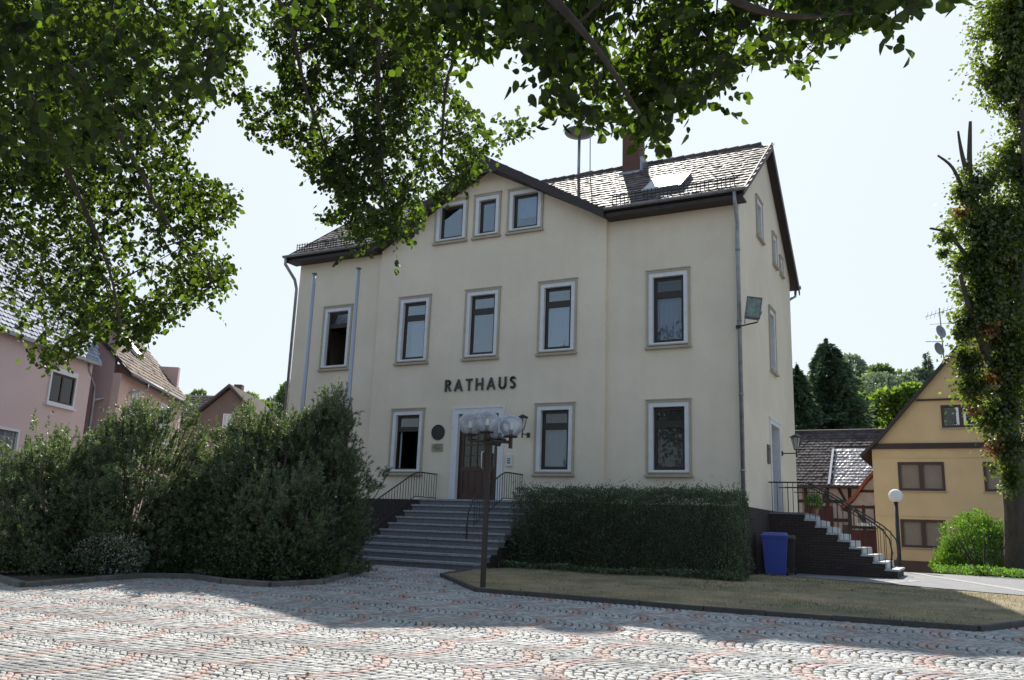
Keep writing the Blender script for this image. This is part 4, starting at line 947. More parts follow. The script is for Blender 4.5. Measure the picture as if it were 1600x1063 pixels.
# ---- linden overhead (trunk stands left of the camera, outside the frame)
lind = thing('linden_tree', 'large linden whose leafy boughs hang over the plaza in the foreground', 'tree', (-6.2, -21.5, .1))
TB = np.array((-6.2, -21.5, .1))
lm = leafmat('linden_leaf', (.008, .014, .005), (.22, .37, .025), .22, .7, gloss=.03, rough=.4, clump=.2, cscale=.9)
mb = MB(); mb.tube([(-6.2, -21.5, -.1), (-6.15, -21.4, 1.5), (-6.1, -21.3, 4), (-6.0, -21.1, 7), (-5.8, -20.8, 11)], [.50, .40, .36, .27, .12], 14); mb.build('trunk', bark, lind, True)
def px_region(poly, n, d0, d1, leaf, hang=.35, ntw=None, thr=-.25, nscale=1.1, dfun=None):
    """twigs hanging within a volume whose outline from the plaza is poly; twigs carry alternate leaves"""
    P = np.array(poly, float); lo, hi = P.min(0), P.max(0); out = []; tries = 0
    while len(out) < n and tries < n*60:
        q = rng.uniform(lo, hi, (400, 2)); q = q[inpoly(q, poly)]; tries += 400
        for u, v in q:
            if u < 120 and 305 < v < 525 and rng.random() < .6: continue
            d = dfun(u, v)+rng.uniform(d0, d1) if dfun else rng.uniform(d0, d1)
            p = atd(u, v, d)
            if float(nz1(p*nscale+40))+float(nz2(p*nscale*2.3+40))*.5 < thr: continue
            out.append(p)
            if len(out) >= n: break
    C = []; A = []; tw = []
    for p in out:
        L_ = rng.uniform(.25, .6)*hang/.35; dr = nrm(np.array([rng.normal(0, 1), rng.normal(0, 1), -rng.uniform(.1, 1.1)])); q = p-dr*L_*.6
        k = int(L_/(leaf*.52))+2; pts = []
        for i in range(k):
            s = i/(k-1); c = q+dr*L_*s+np.array((0, 0, -.25*L_*s*s)); pts.append(c)
            sd_ = nrm(np.cross(dr, (0, 0, 1))); sg = 1 if i % 2 else -1
            ax = nrm(sd_*sg*.75+dr*.6+np.array((0, 0, -.55))+rng.normal(0, .25, 3)); C.append(c+ax*leaf*.12); A.append(ax)
        tw.append(pts)
    C = np.array(C); A = np.array(A)
    def scr(Q):
        dv = np.asarray(Q)-np.array(CAM); fz = dv @ np.array(fw); return np.stack([800+FPX*(dv @ np.array(rt2))/fz, 531.5-FPX*(dv @ np.array(up2))/fz], 1)
    free = np.repeat(rng.random(len(tw)) < .16, [len(t) for t in tw])
    k = free | inpoly(scr(C+A*leaf*.15)+rng.normal(0, 7, (len(C), 2)), poly); k2 = inpoly(scr([t[0] for t in tw]), poly) & inpoly(scr([t[-1] for t in tw]), poly)
    return C[k], A[k], [t for t, q in zip(tw, k2) if q]
regions = [
 # poly, twigs, d0, d1, leaf
 ([(-120, -60), (400, -60), (395, 60), (372, 110), (395, 165), (330, 165), (300, 230), (285, 260), (375, 290), (375, 330), (330, 380), (372, 420), (345, 470), (270, 500), (200, 545), (165, 520), (75, 575), (40, 570), (45, 520), (-120, 500)], 2500, 8.5, 12.5, .070, .18, 2.1),
 ([(-60, -60), (380, -60), (340, 150), (240, 180), (270, 250), (120, 260), (-60, 230)], 230, 5.0, 7.5, .07, .0, 1.8),
 ([(380, -50), (640, -60), (700, 120), (760, 200), (800, 215), (770, 180), (830, 190), (825, 215), (765, 230), (745, 290), (715, 300), (660, 330), (655, 365), (560, 390), (530, 385), (545, 340), (500, 350), (495, 330), (540, 320), (480, 270), (460, 235), (385, 215), (375, 130), (440, 140)], 1350, 8.5, 12, .066, .12, 2.1),
 ([(430, -60), (900, -60), (880, 20), (840, 60), (700, 110), (600, 70), (500, 40), (430, 60)], 150, 4.8, 6.4, .07, .0, 1.8),
 ([(740, -60), (1400, -60), (1385, 20), (1320, 60), (1250, 110), (1190, 90), (1120, 150), (1040, 190), (1050, 235), (1010, 240), (975, 200), (930, 200), (890, 205), (890, 175), (850, 150), (860, 110), (820, 80), (780, 60)], 470, 4.4, 6.4, .070, -.05, 2.0),
 ([(1380, -60), (1500, -60), (1498, 8), (1480, 12), (1470, -5), (1380, 0)], 16, 4.0, 4.6, .085, -.9, 1.),
]
VF = []; TW = []
for poly, n_, d0, d1, lf, thr, nsc in regions:
    C, A, tw = px_region(poly, n_, d0, d1, lf, thr=thr, nscale=nsc)
    VF.append(leaves(C, lf, A, .5, rich=True)); TW += tw
# the rest of the crown, above and behind the viewer
cc = []
for (x, y, z, r_) in ((-6, -21.5, 10, 5), (-2, -23, 8.5, 4.2), (2, -24, 7.8, 4), (5, -25.5, 7.0, 3.6), (-1, -27, 8.5, 4), (-9, -25, 9, 5), (-10, -19, 9.5, 4.5), (5.5, -22.8, 8.6, 3.2), (-3, -19.5, 10.5, 4), (9, -26.5, 7.2, 3.5), (1.5, -28.5, 6.5, 3.5)):
    C, dn = ellip(3300, (x, y, z), (r_, r_, r_*.62), .3); cc.append(C)
C = np.concatenate(cc); dv = C-np.array(CAM); fz = dv @ np.array(fw); un = 800+FPX*(dv @ np.array(rt2))/np.maximum(fz, .01); vn = 531.5-FPX*(dv @ np.array(up2))/np.maximum(fz, .01)
C = C[~((fz > 0) & (un > -160) & (un < 1760) & (vn > -110)) & (np.linalg.norm(dv, axis=1) > 1.8)]
V1, F1 = leaves(C, .17, None, 1., rich=True); VF.append((V1, F1))
Vv, Ff = join(*VF)
npmesh('crown', Vv, Ff, lm, lind)
# branches: each bough runs from the trunk into a mass, with sub-branches joining twigs
boughs = [[TB+(0, 0, 3.6), atd(-500, 300, 8.5), atd(-100, 60, 8.5), atd(30, 130, 8.2), atd(120, 300, 8.5), atd(170, 420, 8.6), atd(190, 520, 8.8)],
          [TB+(0, 0, 4.5), atd(-400, -200, 7), atd(0, 20, 7.5), atd(120, 120, 8), atd(210, 250, 8.3), atd(250, 330, 8.8), atd(330, 440, 9)],
          [TB+(0, 0, 5), atd(-300, -600, 7), atd(200, -150, 8), atd(420, -20, 8.5), atd(480, 150, 8.8), atd(520, 260, 9)],
          [TB+(0, 0, 5.6), atd(-100, -700, 7), atd(350, -200, 8), atd(570, -20, 8.5), atd(590, 160, 8.6), atd(600, 300, 8.8)],
          [TB+(0, 0, 5.2), atd(-100, -900, 5), atd(500, -300, 4.5), atd(800, -60, 4.3), atd(920, 60, 4.2), atd(1000, 180, 4.2)],
          [TB+(0, 0, 6), atd(100, -900, 5.5), atd(700, -300, 4.8), atd(1050, -60, 4.4), atd(1200, 20, 4.3), atd(1330, 20, 4.3)],
          [TB+(0, 0, 6), atd(100, -900, 6.5), atd(600, -250, 5.5), atd(760, -40, 7.5), atd(700, 120, 8.5), atd(690, 260, 8.8)]]
def smooth_path(P, n=5):
    P = [np.array(p, float) for p in P]; out = []
    for i in range(len(P)-1):
        p0, p1, p2, p3 = P[max(i-1, 0)], P[i], P[i+1], P[min(i+2, len(P)-1)]
        for t_ in np.linspace(0, 1, n, endpoint=False): out.append(.5*((2*p1)+(-p0+p2)*t_+(2*p0-5*p1+4*p2-p3)*t_**2+(-p0+3*p1-3*p2+p3)*t_**3))
    return out+[P[-1]]
nodes = []
for b in boughs:
    p = smooth_path(b); k = len(p); mb = MB(); mb.tube([tuple(q) for q in p], [.085*(1-i/k)**1.5+.008 for i in range(k)], 7); mb.build('branch', bark, lind, True); nodes += p[k//3:]
ND = np.array(nodes); mb = MB()
for tw in TW[::1]:
    p = tw[0]; d = np.linalg.norm(ND-p, axis=1); i = int(d.argmin())
    if d[i] < .6 and rng.random() < .4:
        mid_ = (ND[i]+p)/2+rng.normal(0, .08, 3)+np.array((0, 0, .1)); mb.tube([tuple(ND[i]), tuple(mid_), tuple(p)], [.010, .007, .004], 3, False)
    mb.tube([tuple(q) for q in (tw[0], tw[len(tw)//2], tw[-1])], [.004, .003, .002], 3, False)
twg = mb.build('twigs', twigm, lind); twg['kind'] = 'stuff'

# ---- tree at the right with stubs
rtree = thing('pollarded_tree', 'tall tree at the right edge with leafy trunk and cut stubs', 'tree', (6.4, 7.4, .66))
S = [(1592, 903, 28.3), (1588, 800, 28.3), (1577, 690, 28.3), (1560, 600, 28.2), (1552, 520, 28.2), (1535, 440, 28), (1522, 350, 28), (1515, 270, 28), (1516, 190, 28)]
mb = MB(); pts = [atd(*s) for s in S]; mb.tube([tuple(p) for p in smooth_path(pts)], list(np.interp(np.arange(41), [0, 5, 12, 20, 30, 40], [.46, .38, .35, .25, .14, .05])), 12); mb.build('trunk', bark, rtree, True)
br2 = [[(1575, 690, 28.3), (1590, 560, 28.0), (1596, 420, 27.8), (1600, 250, 27.6), (1590, 60, 27.5)], [(1560, 600, 28.2), (1543, 560, 27.8), (1520, 500, 27.5), (1500, 430, 27.5)], [(1535, 440, 28), (1510, 400, 27.8), (1480, 365, 27.6), (1453, 357, 27.5)],
       [(1520, 350, 28), (1505, 300, 27.9), (1488, 262, 27.8), (1465, 243, 27.8)], [(1518, 300, 28), (1505, 250, 28), (1500, 225, 28), (1497, 205, 28)], [(1552, 520, 28.2), (1580, 400, 28.6), (1610, 250, 28.6), (1640, 60, 28.6)]]
for b in br2:
    p = smooth_path([atd(*q) for q in b], 4); k = len(p); r0 = .16 if b[0][1] > 500 else .09
    MB().tube([tuple(q) for q in p], [r0*(1-i/k*.7) for i in range(k)], 7).build('branch', bark, rtree, True)
def crown_px(blobs, leafsize, dens, flat=1.):
    Vs = []
    for (u, v, d, rpx, rz_) in blobs:
        r_ = rpx/FPX*d; n_ = int(dens*r_*r_*(rz_/rpx)); dn = nrm(rng.normal(size=(n_, 3))); C = atd(u, v, d)+dn*(np.abs(rng.normal(0, .52, n_))**.8)[:, None]*np.array((r_, r_, r_*rz_/rpx))*1.05
        keep = nz1(C*1.6)+.5*nz2(C*3.7) > -.34; C = C[keep]; dn = dn[keep]
        Vs.append(leaves(C, leafsize, dn*.5+np.array((0, 0, -.5)), 1.2))
    return join(*Vs)
bl = [(1590, 40, 28, 55, 70), (1575, 60, 28, 50, 70), (1600, 20, 28, 60, 60), (1585, 130, 28, 48, 60), (1570, 115, 28.2, 45, 50), (1535, 390, 27.8, 40, 40), (1530, 450, 27.8, 36, 40), (1590, 340, 28, 40, 60), (1600, 165, 28, 35, 45), (1590, 250, 28, 40, 60), (1530, 280, 28, 35, 32), (1510, 305, 27.6, 22, 24), (1545, 340, 28, 50, 40), (1508, 345, 27.7, 30, 26), (1480, 370, 27.6, 18, 12), (1560, 400, 28, 50, 40), (1512, 410, 27.8, 28, 22),
      (1540, 470, 28, 40, 40), (1525, 500, 27.7, 38, 24), (1500, 515, 27.6, 24, 26), (1575, 530, 28, 40, 60), (1510, 560, 27.8, 28, 30), (1520, 605, 27.8, 30, 30), (1550, 650, 28, 34, 30), (1575, 600, 28.2, 30, 40), (1575, 640, 27.6, 30, 36), (1585, 560, 27.6, 34, 44), (1570, 470, 27.5, 36, 40), (1590, 690, 27.7, 22, 30), (1560, 700, 28, 28, 24), (1580, 745, 28, 18, 30), (1475, 395, 27.7, 10, 8), (1640, 300, 28.2, 50, 110), (1640, 520, 28.2, 45, 90), (1600, 430, 28.6, 45, 60), (1545, 735, 27.9, 10, 14)]
V_, F_ = crown_px(bl, .15, 5600)
npmesh('crown', V_, F_, leafmat('maple_leaf', (.030, .05, .014), (.26, .36, .03), .40, .4, alt=(.36, .20, .03), alt_f=-.03, clump=.35, cscale=1.1), rtree)

V_, F_ = crown_px([(1538, 515, 27.5, 26, 20), (1500, 330, 27.4, 14, 12), (1520, 640, 27.5, 12, 12), (1548, 590, 27.4, 14, 14), (1552, 700, 27.5, 16, 14)], .14, 1500)
npmesh('withered_foliage', V_, F_, leafmat('withered_leaf', (.16, .07, .02), (.42, .16, .03), .4, .35), rtree)
# ---- generic tree
def tree(name, label, base, h, r, ct, leafm, leaf=.3, n=9000, clumps=26, conifer=False, group=None, trunk_h=.3):
    x, y, z = base; t = thing(name, label, 'tree', base, group)
    MB().tube([(x, y, z-.3), (x+.1, y, z+h*.4), (x, y+.1, z+h*.85)], [h*.022, h*.016, h*.004], 8).build('trunk', bark, t)
    Vs = []
    if conifer:
        n_ = n; s = rng.random(n_)**.75; zz_ = z+h*(.06+.94*s); lay = np.floor(s*16); 
        rad = r*(1-s)**.55*(.8+.2*np.abs(np.sin(s*16*np.pi)))*rng.uniform(.15, 1.08, n_)**.5; a = rng.uniform(0, 6.283, n_)
        rad *= 1+.25*np.sin(a*4+lay*1.9)+.42*nz1(np.stack([a*1.6, s*11, s*0+x], 1)); zz_ += .8*nz2(np.stack([a*1.6, s*5, s*0+x], 1))*s
        C = np.stack([x+rad*np.cos(a), y+rad*np.sin(a), zz_-rad*.22], 1); A = np.stack([np.cos(a), np.sin(a), -.25+0*a], 1); Vs.append(leaves(C, leaf, A, .5, aspect=.6))
    else:
        for k in range(clumps):
            d = nrm(rng.normal(size=3)); c = np.array((x, y, z+h*(1+trunk_h)/2))+d*np.array((r*.72, r*.72, h*(1-trunk_h)/2*.78)); cr = r*rng.uniform(.25, .45)
            C, dn = ellip(n//clumps, c, (cr, cr, cr*.8), .5); Vs.append(leaves(C, leaf, dn+np.array((0, 0, .3)), 1.2))
        C, dn = ellip(n//6, (x, y, z+h*(1+trunk_h)/2), (r*.7, r*.7, h*(1-trunk_h)/2*.7), .2); Vs.append(leaves(C, leaf, dn, 1.2))
    V, F = join(*Vs); npmesh('crown', V, F, leafm, t); return t
dkc = leafmat('conifer_green', (.075, .12, .075), (.16, .24, .11), .35, .3, gloss=.03, clump=.3, cscale=.5)
mdg = leafmat('far_green', (.10, .155, .075), (.20, .30, .07), .35, .3, gloss=.03, clump=.35, cscale=.35)
ltg = leafmat('light_green', (.085, .14, .035), (.22, .34, .04), .42, .3, gloss=.03, clump=.35, cscale=.4)
hzg = leafmat('hazy_green', (.16, .21, .155), (.22, .29, .15), .3, .25, gloss=.03, clump=.25, cscale=.25)  # distance haze painted into the leaf colour as a paler green
tl = lambda u, v, d: atd(u, v, d)
def tree_px(u, vtop, d, rpx, **k):
    p = atd(u, vtop, d); r_ = rpx/FPX*d; g = .3; return dict(base=(float(p[0]), float(p[1]), g), h=float(p[2]-g), r=r_, **k)
tree('conifer_tree', 'dark broad conifer rising directly behind the barn roof', leafm=dkc, ct=0, **tree_px(1292, 544, 62, 84, conifer=True, n=34000, leaf=.42))
tree('conifer_tree', 'smaller dark conifer tucked between the town hall and the big conifer', leafm=dkc, ct=0, **tree_px(1244, 578, 60, 56, conifer=True, n=18000, leaf=.4))
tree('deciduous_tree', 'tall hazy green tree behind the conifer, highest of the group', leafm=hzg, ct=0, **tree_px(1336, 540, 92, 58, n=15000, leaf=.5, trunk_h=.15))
tree('deciduous_tree', 'rounded mid green tree right of the conifer', leafm=mdg, ct=0, **tree_px(1372, 550, 84, 62, n=16000, leaf=.45, trunk_h=.15))
tree('deciduous_tree', 'bright leafy tree just left of the yellow house roof', leafm=ltg, ct=0, **tree_px(1408, 588, 62, 62, n=18000, leaf=.4, trunk_h=.1))
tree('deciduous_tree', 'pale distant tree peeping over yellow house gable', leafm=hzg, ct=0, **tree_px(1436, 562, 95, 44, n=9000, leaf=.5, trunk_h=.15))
tree('conifer_tree', 'thin pointed distant fir beside the TV antenna', leafm=hzg, ct=0, **tree_px(1449, 560, 95, 16, conifer=True, n=3000, leaf=.5))
tree('deciduous_tree', 'dark green tree against the left edge of the town hall', leafm=mdg, ct=0, **tree_px(452, 585, 62, 40, n=9000, leaf=.35, trunk_h=.1))
tree('deciduous_tree', 'light green tree right of the grey house roof', leafm=ltg, ct=0, **tree_px(402, 600, 66, 36, n=8000, leaf=.35, trunk_h=.1))
tree('deciduous_tree', 'small tree peeping above the grey house between roofs', leafm=mdg, ct=0, **tree_px(308, 592, 66, 26, n=5000, leaf=.35, trunk_h=.1))
tree('deciduous_tree', 'soft green tree filling the gap between conifer and yellow house', leafm=hzg, ct=0, **tree_px(1392, 566, 76, 66, n=15000, leaf=.42, trunk_h=.05))
tree('deciduous_tree', 'green tree low behind the barn ridge at the town hall corner', leafm=mdg, ct=0, **tree_px(1262, 574, 72, 50, n=12000, leaf=.42, trunk_h=.05))
tree('deciduous_tree', 'middle green tree over the barn ridge between two taller trees', leafm=mdg, ct=0, **tree_px(1335, 585, 66, 56, n=13000, leaf=.4, trunk_h=.05))
tree('deciduous_tree', 'round tree behind the grey house and the pines on the left', leafm=hzg, ct=0, **tree_px(425, 592, 80, 50, n=9000, leaf=.4, trunk_h=.05))
# wooded hill behind everything
xs2 = np.linspace(-180, 160, 60); V = []; 
for y, zf in ((100, 0), (125, 7), (150, 11), (260, 11)):
    for x in xs2: V.append((x, y+6*math.sin(x*.05), .2+zf*(1+.2*math.sin(x*.03+1))))
F = [(j*60+i, j*60+i+1, (j+1)*60+i+1, (j+1)*60+i) for j in range(3) for i in range(59)]
mb = MB(); mb.v = V; mb.f = F; kind(mb.build('hill', mat('hill_ground', (.06, .08, .03), .95, var=.3, scale=.1), smooth=True), 'structure')
Vs = []
for k in range(260):
    x = rng.uniform(-170, 90); y = rng.uniform(104, 150); c = (x, y, .2+(y-100)/50*10+rng.uniform(1, 3.2)); r_ = rng.uniform(2.2, 3.8); C, dn = ellip(260, c, (r_, r_, r_*1.15), .5); Vs.append(leaves(C, .8, dn, 1.2))
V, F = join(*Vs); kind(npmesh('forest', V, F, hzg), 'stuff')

# ---- hedge
hd = thing('clipped_hedge', 'long clipped dark green hedge in front of the building right of the stairs', 'hedge', (-2.3, -2.2, .62))
HX0, HX1, HY0, HY1, HZ0, HZ1 = -5.2, .42, -3.05, -1.3, .66, 2.58
def hedge_pts(N):
    P = np.stack([rng.uniform(HX0, HX1, N), rng.uniform(HY0, HY1, N), rng.uniform(HZ0, HZ1, N)], 1)
    dd = np.stack([P[:, 0]-HX0, HX1-P[:, 0], P[:, 1]-HY0, HY1-P[:, 1], HZ1-P[:, 2]], 1); k = dd.argmin(1); m = dd.min(1)
    nr_ = np.array([(-1, 0, 0), (1, 0, 0), (0, -1, 0), (0, 1, 0), (0, 0, 1)])[k]; keep = m < rng.exponential(.13, N)+.02; P, nr_ = P[keep], nr_[keep]
    off = .16*nz1(P*2.0)+.09*nz2(P*5.5); return P+nr_*off[:, None], nr_
P, nr_ = hedge_pts(330000); hm = leafmat('hedge_leaf', (.050, .078, .028), (.10, .15, .03), .25, .45, gloss=.09, rough=.45, clump=.35, cscale=2.5)
V1 = leaves(P, .042, nr_+np.array((0, 0, .4)), 1.3)
n_ = 5000; P2 = np.stack([rng.uniform(HX0, HX1, n_), rng.uniform(HY0, HY1, n_), HZ1+rng.exponential(.055, n_)], 1); P2[:, 2] += .05*nz1(P2*3); V2 = leaves(P2, .045, np.tile((0, 0, 1.), (n_, 1)), 1.)
V, F = join(V1, V2); npmesh('foliage', V, F, hm, hd)
mb = MB(); 
for k in range(46):
    x = rng.uniform(HX0+.2, HX1-.2); y = rng.uniform(HY0+.35, HY1-.35); mb.tube([(x, y, .6), (x+rng.normal(0, .1), y+rng.normal(0, .1), 1.5), (x+rng.normal(0, .2), y+rng.normal(0, .15), 2.35)], [.03, .02, .008], 5, False)
mb.build('stems', twigm, hd)
def ground_cover(name, label, poly, n, leaf, h0, m, cat='ground cover', hf=None):
    Q = []; P_ = np.array(poly)
    q = rng.uniform(P_.min(0), P_.max(0), (n*4, 2)); q = q[inpoly(q, poly)][:n]
    hh = h0*(.5+.5*nz1(np.stack([q[:, 0]*1.6, q[:, 1]*1.6, q[:, 0]*0+7], 1))+.35); z = G_(q[:, 1])+.05+np.maximum(hh, .02)*rng.random(len(q))**.5
    V, F = leaves(np.stack([q[:, 0], q[:, 1], z], 1), leaf, np.tile((0, 0, .6), (len(q), 1)), 1.6); o = npmesh(name, V, F, m); o['kind'] = 'stuff'; return o
ivy = leafmat('ivy_leaf', (.022, .038, .014), (.06, .10, .015), .25, .5, gloss=.05, rough=.35, clump=.3, cscale=2)
ground_cover('ground_cover', '', [(-5.25, -3.6), (-4.6, -3.55), (.4, -3.35), (.6, -2.2), (-5.2, -2.6)], 9000, .05, .16, hm)
ground_cover('ivy_cover', '', [(-14, -12.0), (-10.6, -12.4), (-9.45, -12.8), (-9.5, -10.4), (-8.5, -9.9), (-6.4, -10.1), (-6.15, -9.3), (-7.2, -6.7), (-8.7, -5.0), (-9.6, -4.5), (-10, -.5), (-14, -1)], 60000, .055, .38, ivy)

# ---- mountain pines
pine_m = leafmat('pine_needle', (.075, .108, .050), (.22, .30, .08), .33, .5, gloss=.10, rough=.4, clump=.45, cscale=2.2)
def shoots(base, tips, dirs, nn=24, L_=.15, nl=.082):
    """bottle-brush shoots: thin needles round each axis"""
    N = len(tips); s = rng.random((N, nn)); ang = rng.uniform(0, 6.283, (N, nn)); ll = rng.uniform(.6, 1.1, (N, 1))*L_
    D = nrm(dirs); u = nrm(np.cross(D, rng.normal(size=(N, 3)))); v = np.cross(D, u)
    o = tips[:, None]-D[:, None]*(ll*(1-s))[..., None]
    rd = u[:, None]*np.cos(ang)[..., None]+v[:, None]*np.sin(ang)[..., None]
    e = nrm(rd*.8+D[:, None]*(.35+.6*s)[..., None])*(nl*rng.uniform(.7, 1.1, (N, nn)))[..., None]
    sd_ = nrm(np.cross(e, rng.normal(size=e.shape)))*.0080
    return np.stack([o-sd_, o+sd_, o+e], 2).reshape(-1, 3)
def pine(label, cx, cy, rx, ry, h, n, lean=(0, 0), extra=None, inner=.5):
    g = G(cy); t = thing('mountain_pine', label, 'shrub', (cx, cy, g), 'mountain pines in the bed')
    nc = n//11; d = nrm(rng.normal(size=(nc*3, 3))); d[:, 2] = np.abs(d[:, 2])*1.05-.12; d = nrm(d)[:nc]
    lump = 1+.30*nz1(d*2.4+cx*3)+.20*nz2(d*5.2+cy*3); rad = np.where(rng.random(nc) < .66, rng.uniform(.84, 1.02, nc), rng.uniform(inner, .88, nc))*lump
    Cc = np.stack([cx+d[:, 0]*rx*rad, cy+d[:, 1]*ry*rad, g+.35+d[:, 2]*(h-.45)*rad], 1); Dc = nrm(d*np.array((.75, .75, .2))+np.array((0, 0, .6)))
    Q = rng.normal(0, 1, (nc, 11, 3))*np.array((.13, .13, .10)); P = (Cc[:, None]+Q).reshape(-1, 3); P[:, 2] = np.maximum(P[:, 2], g+.12)
    dr = nrm((Dc[:, None]*1.0+Q*3.2+rng.normal(0, .2, Q.shape)).reshape(-1, 3))
    if extra is not None: P = np.concatenate([P, extra[0]]); dr = np.concatenate([dr, nrm(extra[1])])
    # long leader candles on top
    k = P[:, 2] > g+h*.72; Vt = shoots(None, P, dr); Vs = [Vt]
    tp = P[k][::4]; Vs.append(shoots(None, tp+np.array((0, 0, .16))+rng.normal(0, .03, tp.shape), np.tile((0, 0, 1.), (len(tp), 1))+rng.normal(0, .15, tp.shape), 30, .22, .065))
    nl_ = max(40, n//38); a = rng.uniform(0, 6.28, nl_); q = rng.random(nl_)**.5; lz = .45+np.sqrt(np.maximum(0, 1-(q*.85)**2))*(h-.6)
    Lp = np.stack([cx+rx*.8*q*np.cos(a), cy+ry*.8*q*np.sin(a), g+lz+rng.uniform(-.1, .25, nl_)], 1); ld = np.stack([np.cos(a)*q*.35, np.sin(a)*q*.35, 1+0*a], 1)+rng.normal(0, .09, (nl_, 3))
    Vs.append(shoots(None, Lp, ld, 110, .45, .07))
    V = np.concatenate(Vs); npmesh('foliage', V, np.arange(len(V)).reshape(-1, 3), pine_m, t)
    mb = MB()
    for q in range(9):
        a = rng.uniform(0, 6.28); e_ = np.array((cx+rx*.7*math.cos(a), cy+ry*.7*math.sin(a), g+h*rng.uniform(.45, .8))); m_ = np.array((cx+rx*.42*math.cos(a), cy+ry*.42*math.sin(a), g+h*.22))
        mb.tube([tuple(p) for p in smooth_path([(cx+.1*math.cos(a), cy+.1*math.sin(a), g), m_, e_], 4)], [.07, .065, .06, .05, .045, .04, .035, .03, .02], 6, False)
    mb.build('stem', bark, t, True)
    idx = rng.integers(0, len(P), 160); mb = MB()
    for i in idx:
        p = P[i]; q = np.array((cx, cy, g+.3))*.35+p*.65; q[2] -= .2; mb.tube([tuple(q), tuple((p+q)/2+rng.normal(0, .04, 3)), tuple(p)], [.014, .010, .006], 4, False)
    tq = mb.build('twigs', twigm, t); tq['kind'] = 'stuff'; return t
pine('broad pine shrub at the far left of the bed, lowest of the group', -12.0, -11.0, 1.55, 1.4, 2.85, 4600)
pine('tall spreading pine shrub in front of the pink house window', -11.0, -9.9, 1.75, 1.6, 3.4, 6200)
pine('pine shrub with open dark stems in the middle of the bed', -9.5, -8.7, 1.2, 1.3, 2.7, 3600)
pine('pine shrub in front of the grey house, centre right of bed', -8.55, -8.3, 1.45, 1.35, 3.6, 5000)
exP = []; exD = []
for k in range(70):
    s = rng.random(); p = atd(548+s*58, 812-s*82, 17.6)+rng.normal(0, .07, 3); exP.append(p); exD.append(np.array((.5, .0, .75))+rng.normal(0, .3, 3))
pine('tallest pine shrub beside the front stairs with one branch sticking out', -7.55, -7.75, 1.1, 1.15, 3.8, 5200, extra=(np.array(exP), np.array(exD)))
pine('low pine shrub at the corner of the bed by the plaza', -7.2, -9.2, 1.0, .8, 2.1, 2600)
# pale cotoneaster
t = thing('cotoneaster', 'small pale leaved shrub under the pines by the kerb', 'shrub', (-9.6, -10.9, .45))
C, dn = ellip(3600, (-9.85, -10.95, .85), (.85, .6, .45), .3); k = C[:, 2] > .45; V, F = leaves(C[k], .04, dn[k], 1.3); npmesh('foliage', V, F, leafmat('pale_leaf', (.20, .23, .17), (.25, .3, .15), .35, .35, gloss=.12), t)
mb = MB()
for q in range(14): a = rng.uniform(0, 6.28); mb.tube([(-9.85, -10.95, .4), (-9.85+.3*math.cos(a), -10.95+.3*math.sin(a), .85), (-9.85+.75*math.cos(a), -10.95+.5*math.sin(a), 1.1)], [.012, .009, .004], 4, False)
mb.build('stems', twigm, t)
# leafy shrub below the pines (rounded)
t = thing('laurel_shrub', 'dense dark broad leaved shrub spreading over kerb below the pines', 'shrub', (-7.5, -9.6, .45))
Vs = []
for (x, y, z, r_) in ((-8.1, -9.75, .75, .55), (-7.3, -9.8, .8, .6), (-6.7, -9.65, .75, .5), (-6.5, -9.1, .7, .5), (-8.6, -9.6, .65, .4)):
    C, dn = ellip(3800, (x, y, z), (r_, r_*.8, r_*.85), .4); C = C[C[:, 2] > .47]; Vs.append(leaves(C, .05, dn[:len(C)], 1.3))
V, F = join(*Vs); npmesh('foliage', V, F, leafmat('laurel_leaf', (.024, .04, .014), (.10, .15, .02), .3, .5, gloss=.05, rough=.4, clump=.35, cscale=3), t)
mb = MB()
for q in range(10): a = rng.uniform(0, 6.28); mb.tube([(-7.4, -9.5, .4), (-7.4+.5*math.cos(a), -9.5+.2*math.sin(a), .8)], [.015, .006], 4, False)
mb.build('stems', twigm, t)
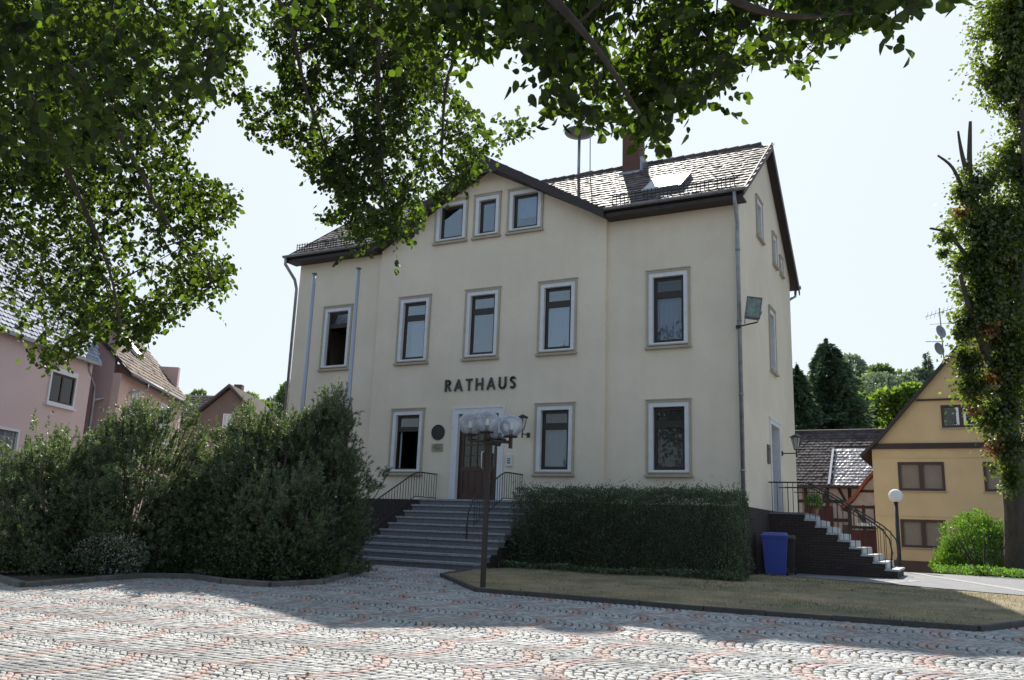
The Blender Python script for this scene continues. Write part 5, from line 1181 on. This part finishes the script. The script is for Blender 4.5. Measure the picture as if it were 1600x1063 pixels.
# bright shrub at right
t = thing('light_green_shrub', 'bright green bushy shrub in front of the yellow house', 'shrub', (5.4, 9.2, .66))
lg = leafmat('shrub_green', (.075, .15, .025), (.20, .38, .03), .4, .35, gloss=.05, clump=.4, cscale=1.6)
Vs = []
for (u, v, d, rp) in ((1515, 850, 30, 40), (1490, 865, 30, 28), (1550, 850, 30.5, 40), (1530, 830, 30.5, 32), (1575, 860, 30, 35), (1500, 885, 29.5, 30), (1545, 885, 29.5, 35), (1475, 880, 30, 14)):
    r_ = rp/FPX*d; C, dn = ellip(4200, atd(u, v, d), (r_, r_, r_*.95), .4); k = C[:, 2] > .66; C = C[k]+dn[k]*(.28*nz1(C[k]*2.4)+.2*nz2(C[k]*5.))[:, None]; Vs.append(leaves(C, .10, np.array((0, 0, .9))+dn[k]*.7, .9, aspect=.5))
V, F = join(*Vs); npmesh('foliage', V, F, lg, t)
mb = MB()
for q in range(16): a = rng.uniform(0, 6.28); mb.tube([(5.4, 9.2, .6), (5.4+.5*math.cos(a), 9.2+.5*math.sin(a), 1.3), (5.4+.9*math.cos(a), 9.2+.9*math.sin(a), 2.1)], [.03, .02, .008], 4, False)
mb.build('stems', twigm, t)
ground_cover('low_grass', '', [(3.9, 10.5), (4.3, 8.6), (6.5, 7.0), (9, 5.5), (10, 9), (6, 12)], 9000, .09, .22, lg)
t = thing('potted_plant', 'small bright green plant on the landing of the side stairs', 'plant', (1.0, 5.0, zt0))
MB().lathe((.95, 5.1, zt0), [(0, 0), (.10, 0), (.14, .2), (.12, .2), (.11, .16), (0, .16)], 14).build('pot', mat('terracotta', (.3, .12, .07), .8), t)
C, dn = ellip(420, (.95, 5.1, zt0+.38), (.24, .24, .24), .2); V, F = leaves(C, .08, dn+np.array((0, 0, .4)), 1.); npmesh('foliage', V, F, lg, t)

# fallen leaves on the plaza, path and lawn
N = 420; q = np.stack([rng.uniform(-10, 9, N), rng.uniform(-16.5, -.5, N)], 1); q = q[~inpoly(q, BED)]; q = q[~((q[:, 0] > -9.4) & (q[:, 0] < .6) & (q[:, 1] > -4.8))]
z = G_(q[:, 1])+np.where(inpoly(q, LAWN), .075, .022); V, F = leaves(np.stack([q[:, 0], q[:, 1], z], 1), .055, np.stack([rng.normal(size=len(q)), rng.normal(size=len(q)), rng.normal(0, .08, len(q))], 1), .1)
kind(npmesh('fallen_leaf_litter', V, F, leafmat('dead_leaf', (.20, .12, .05), (.2, .12, .04), .2, .5)), 'stuff')
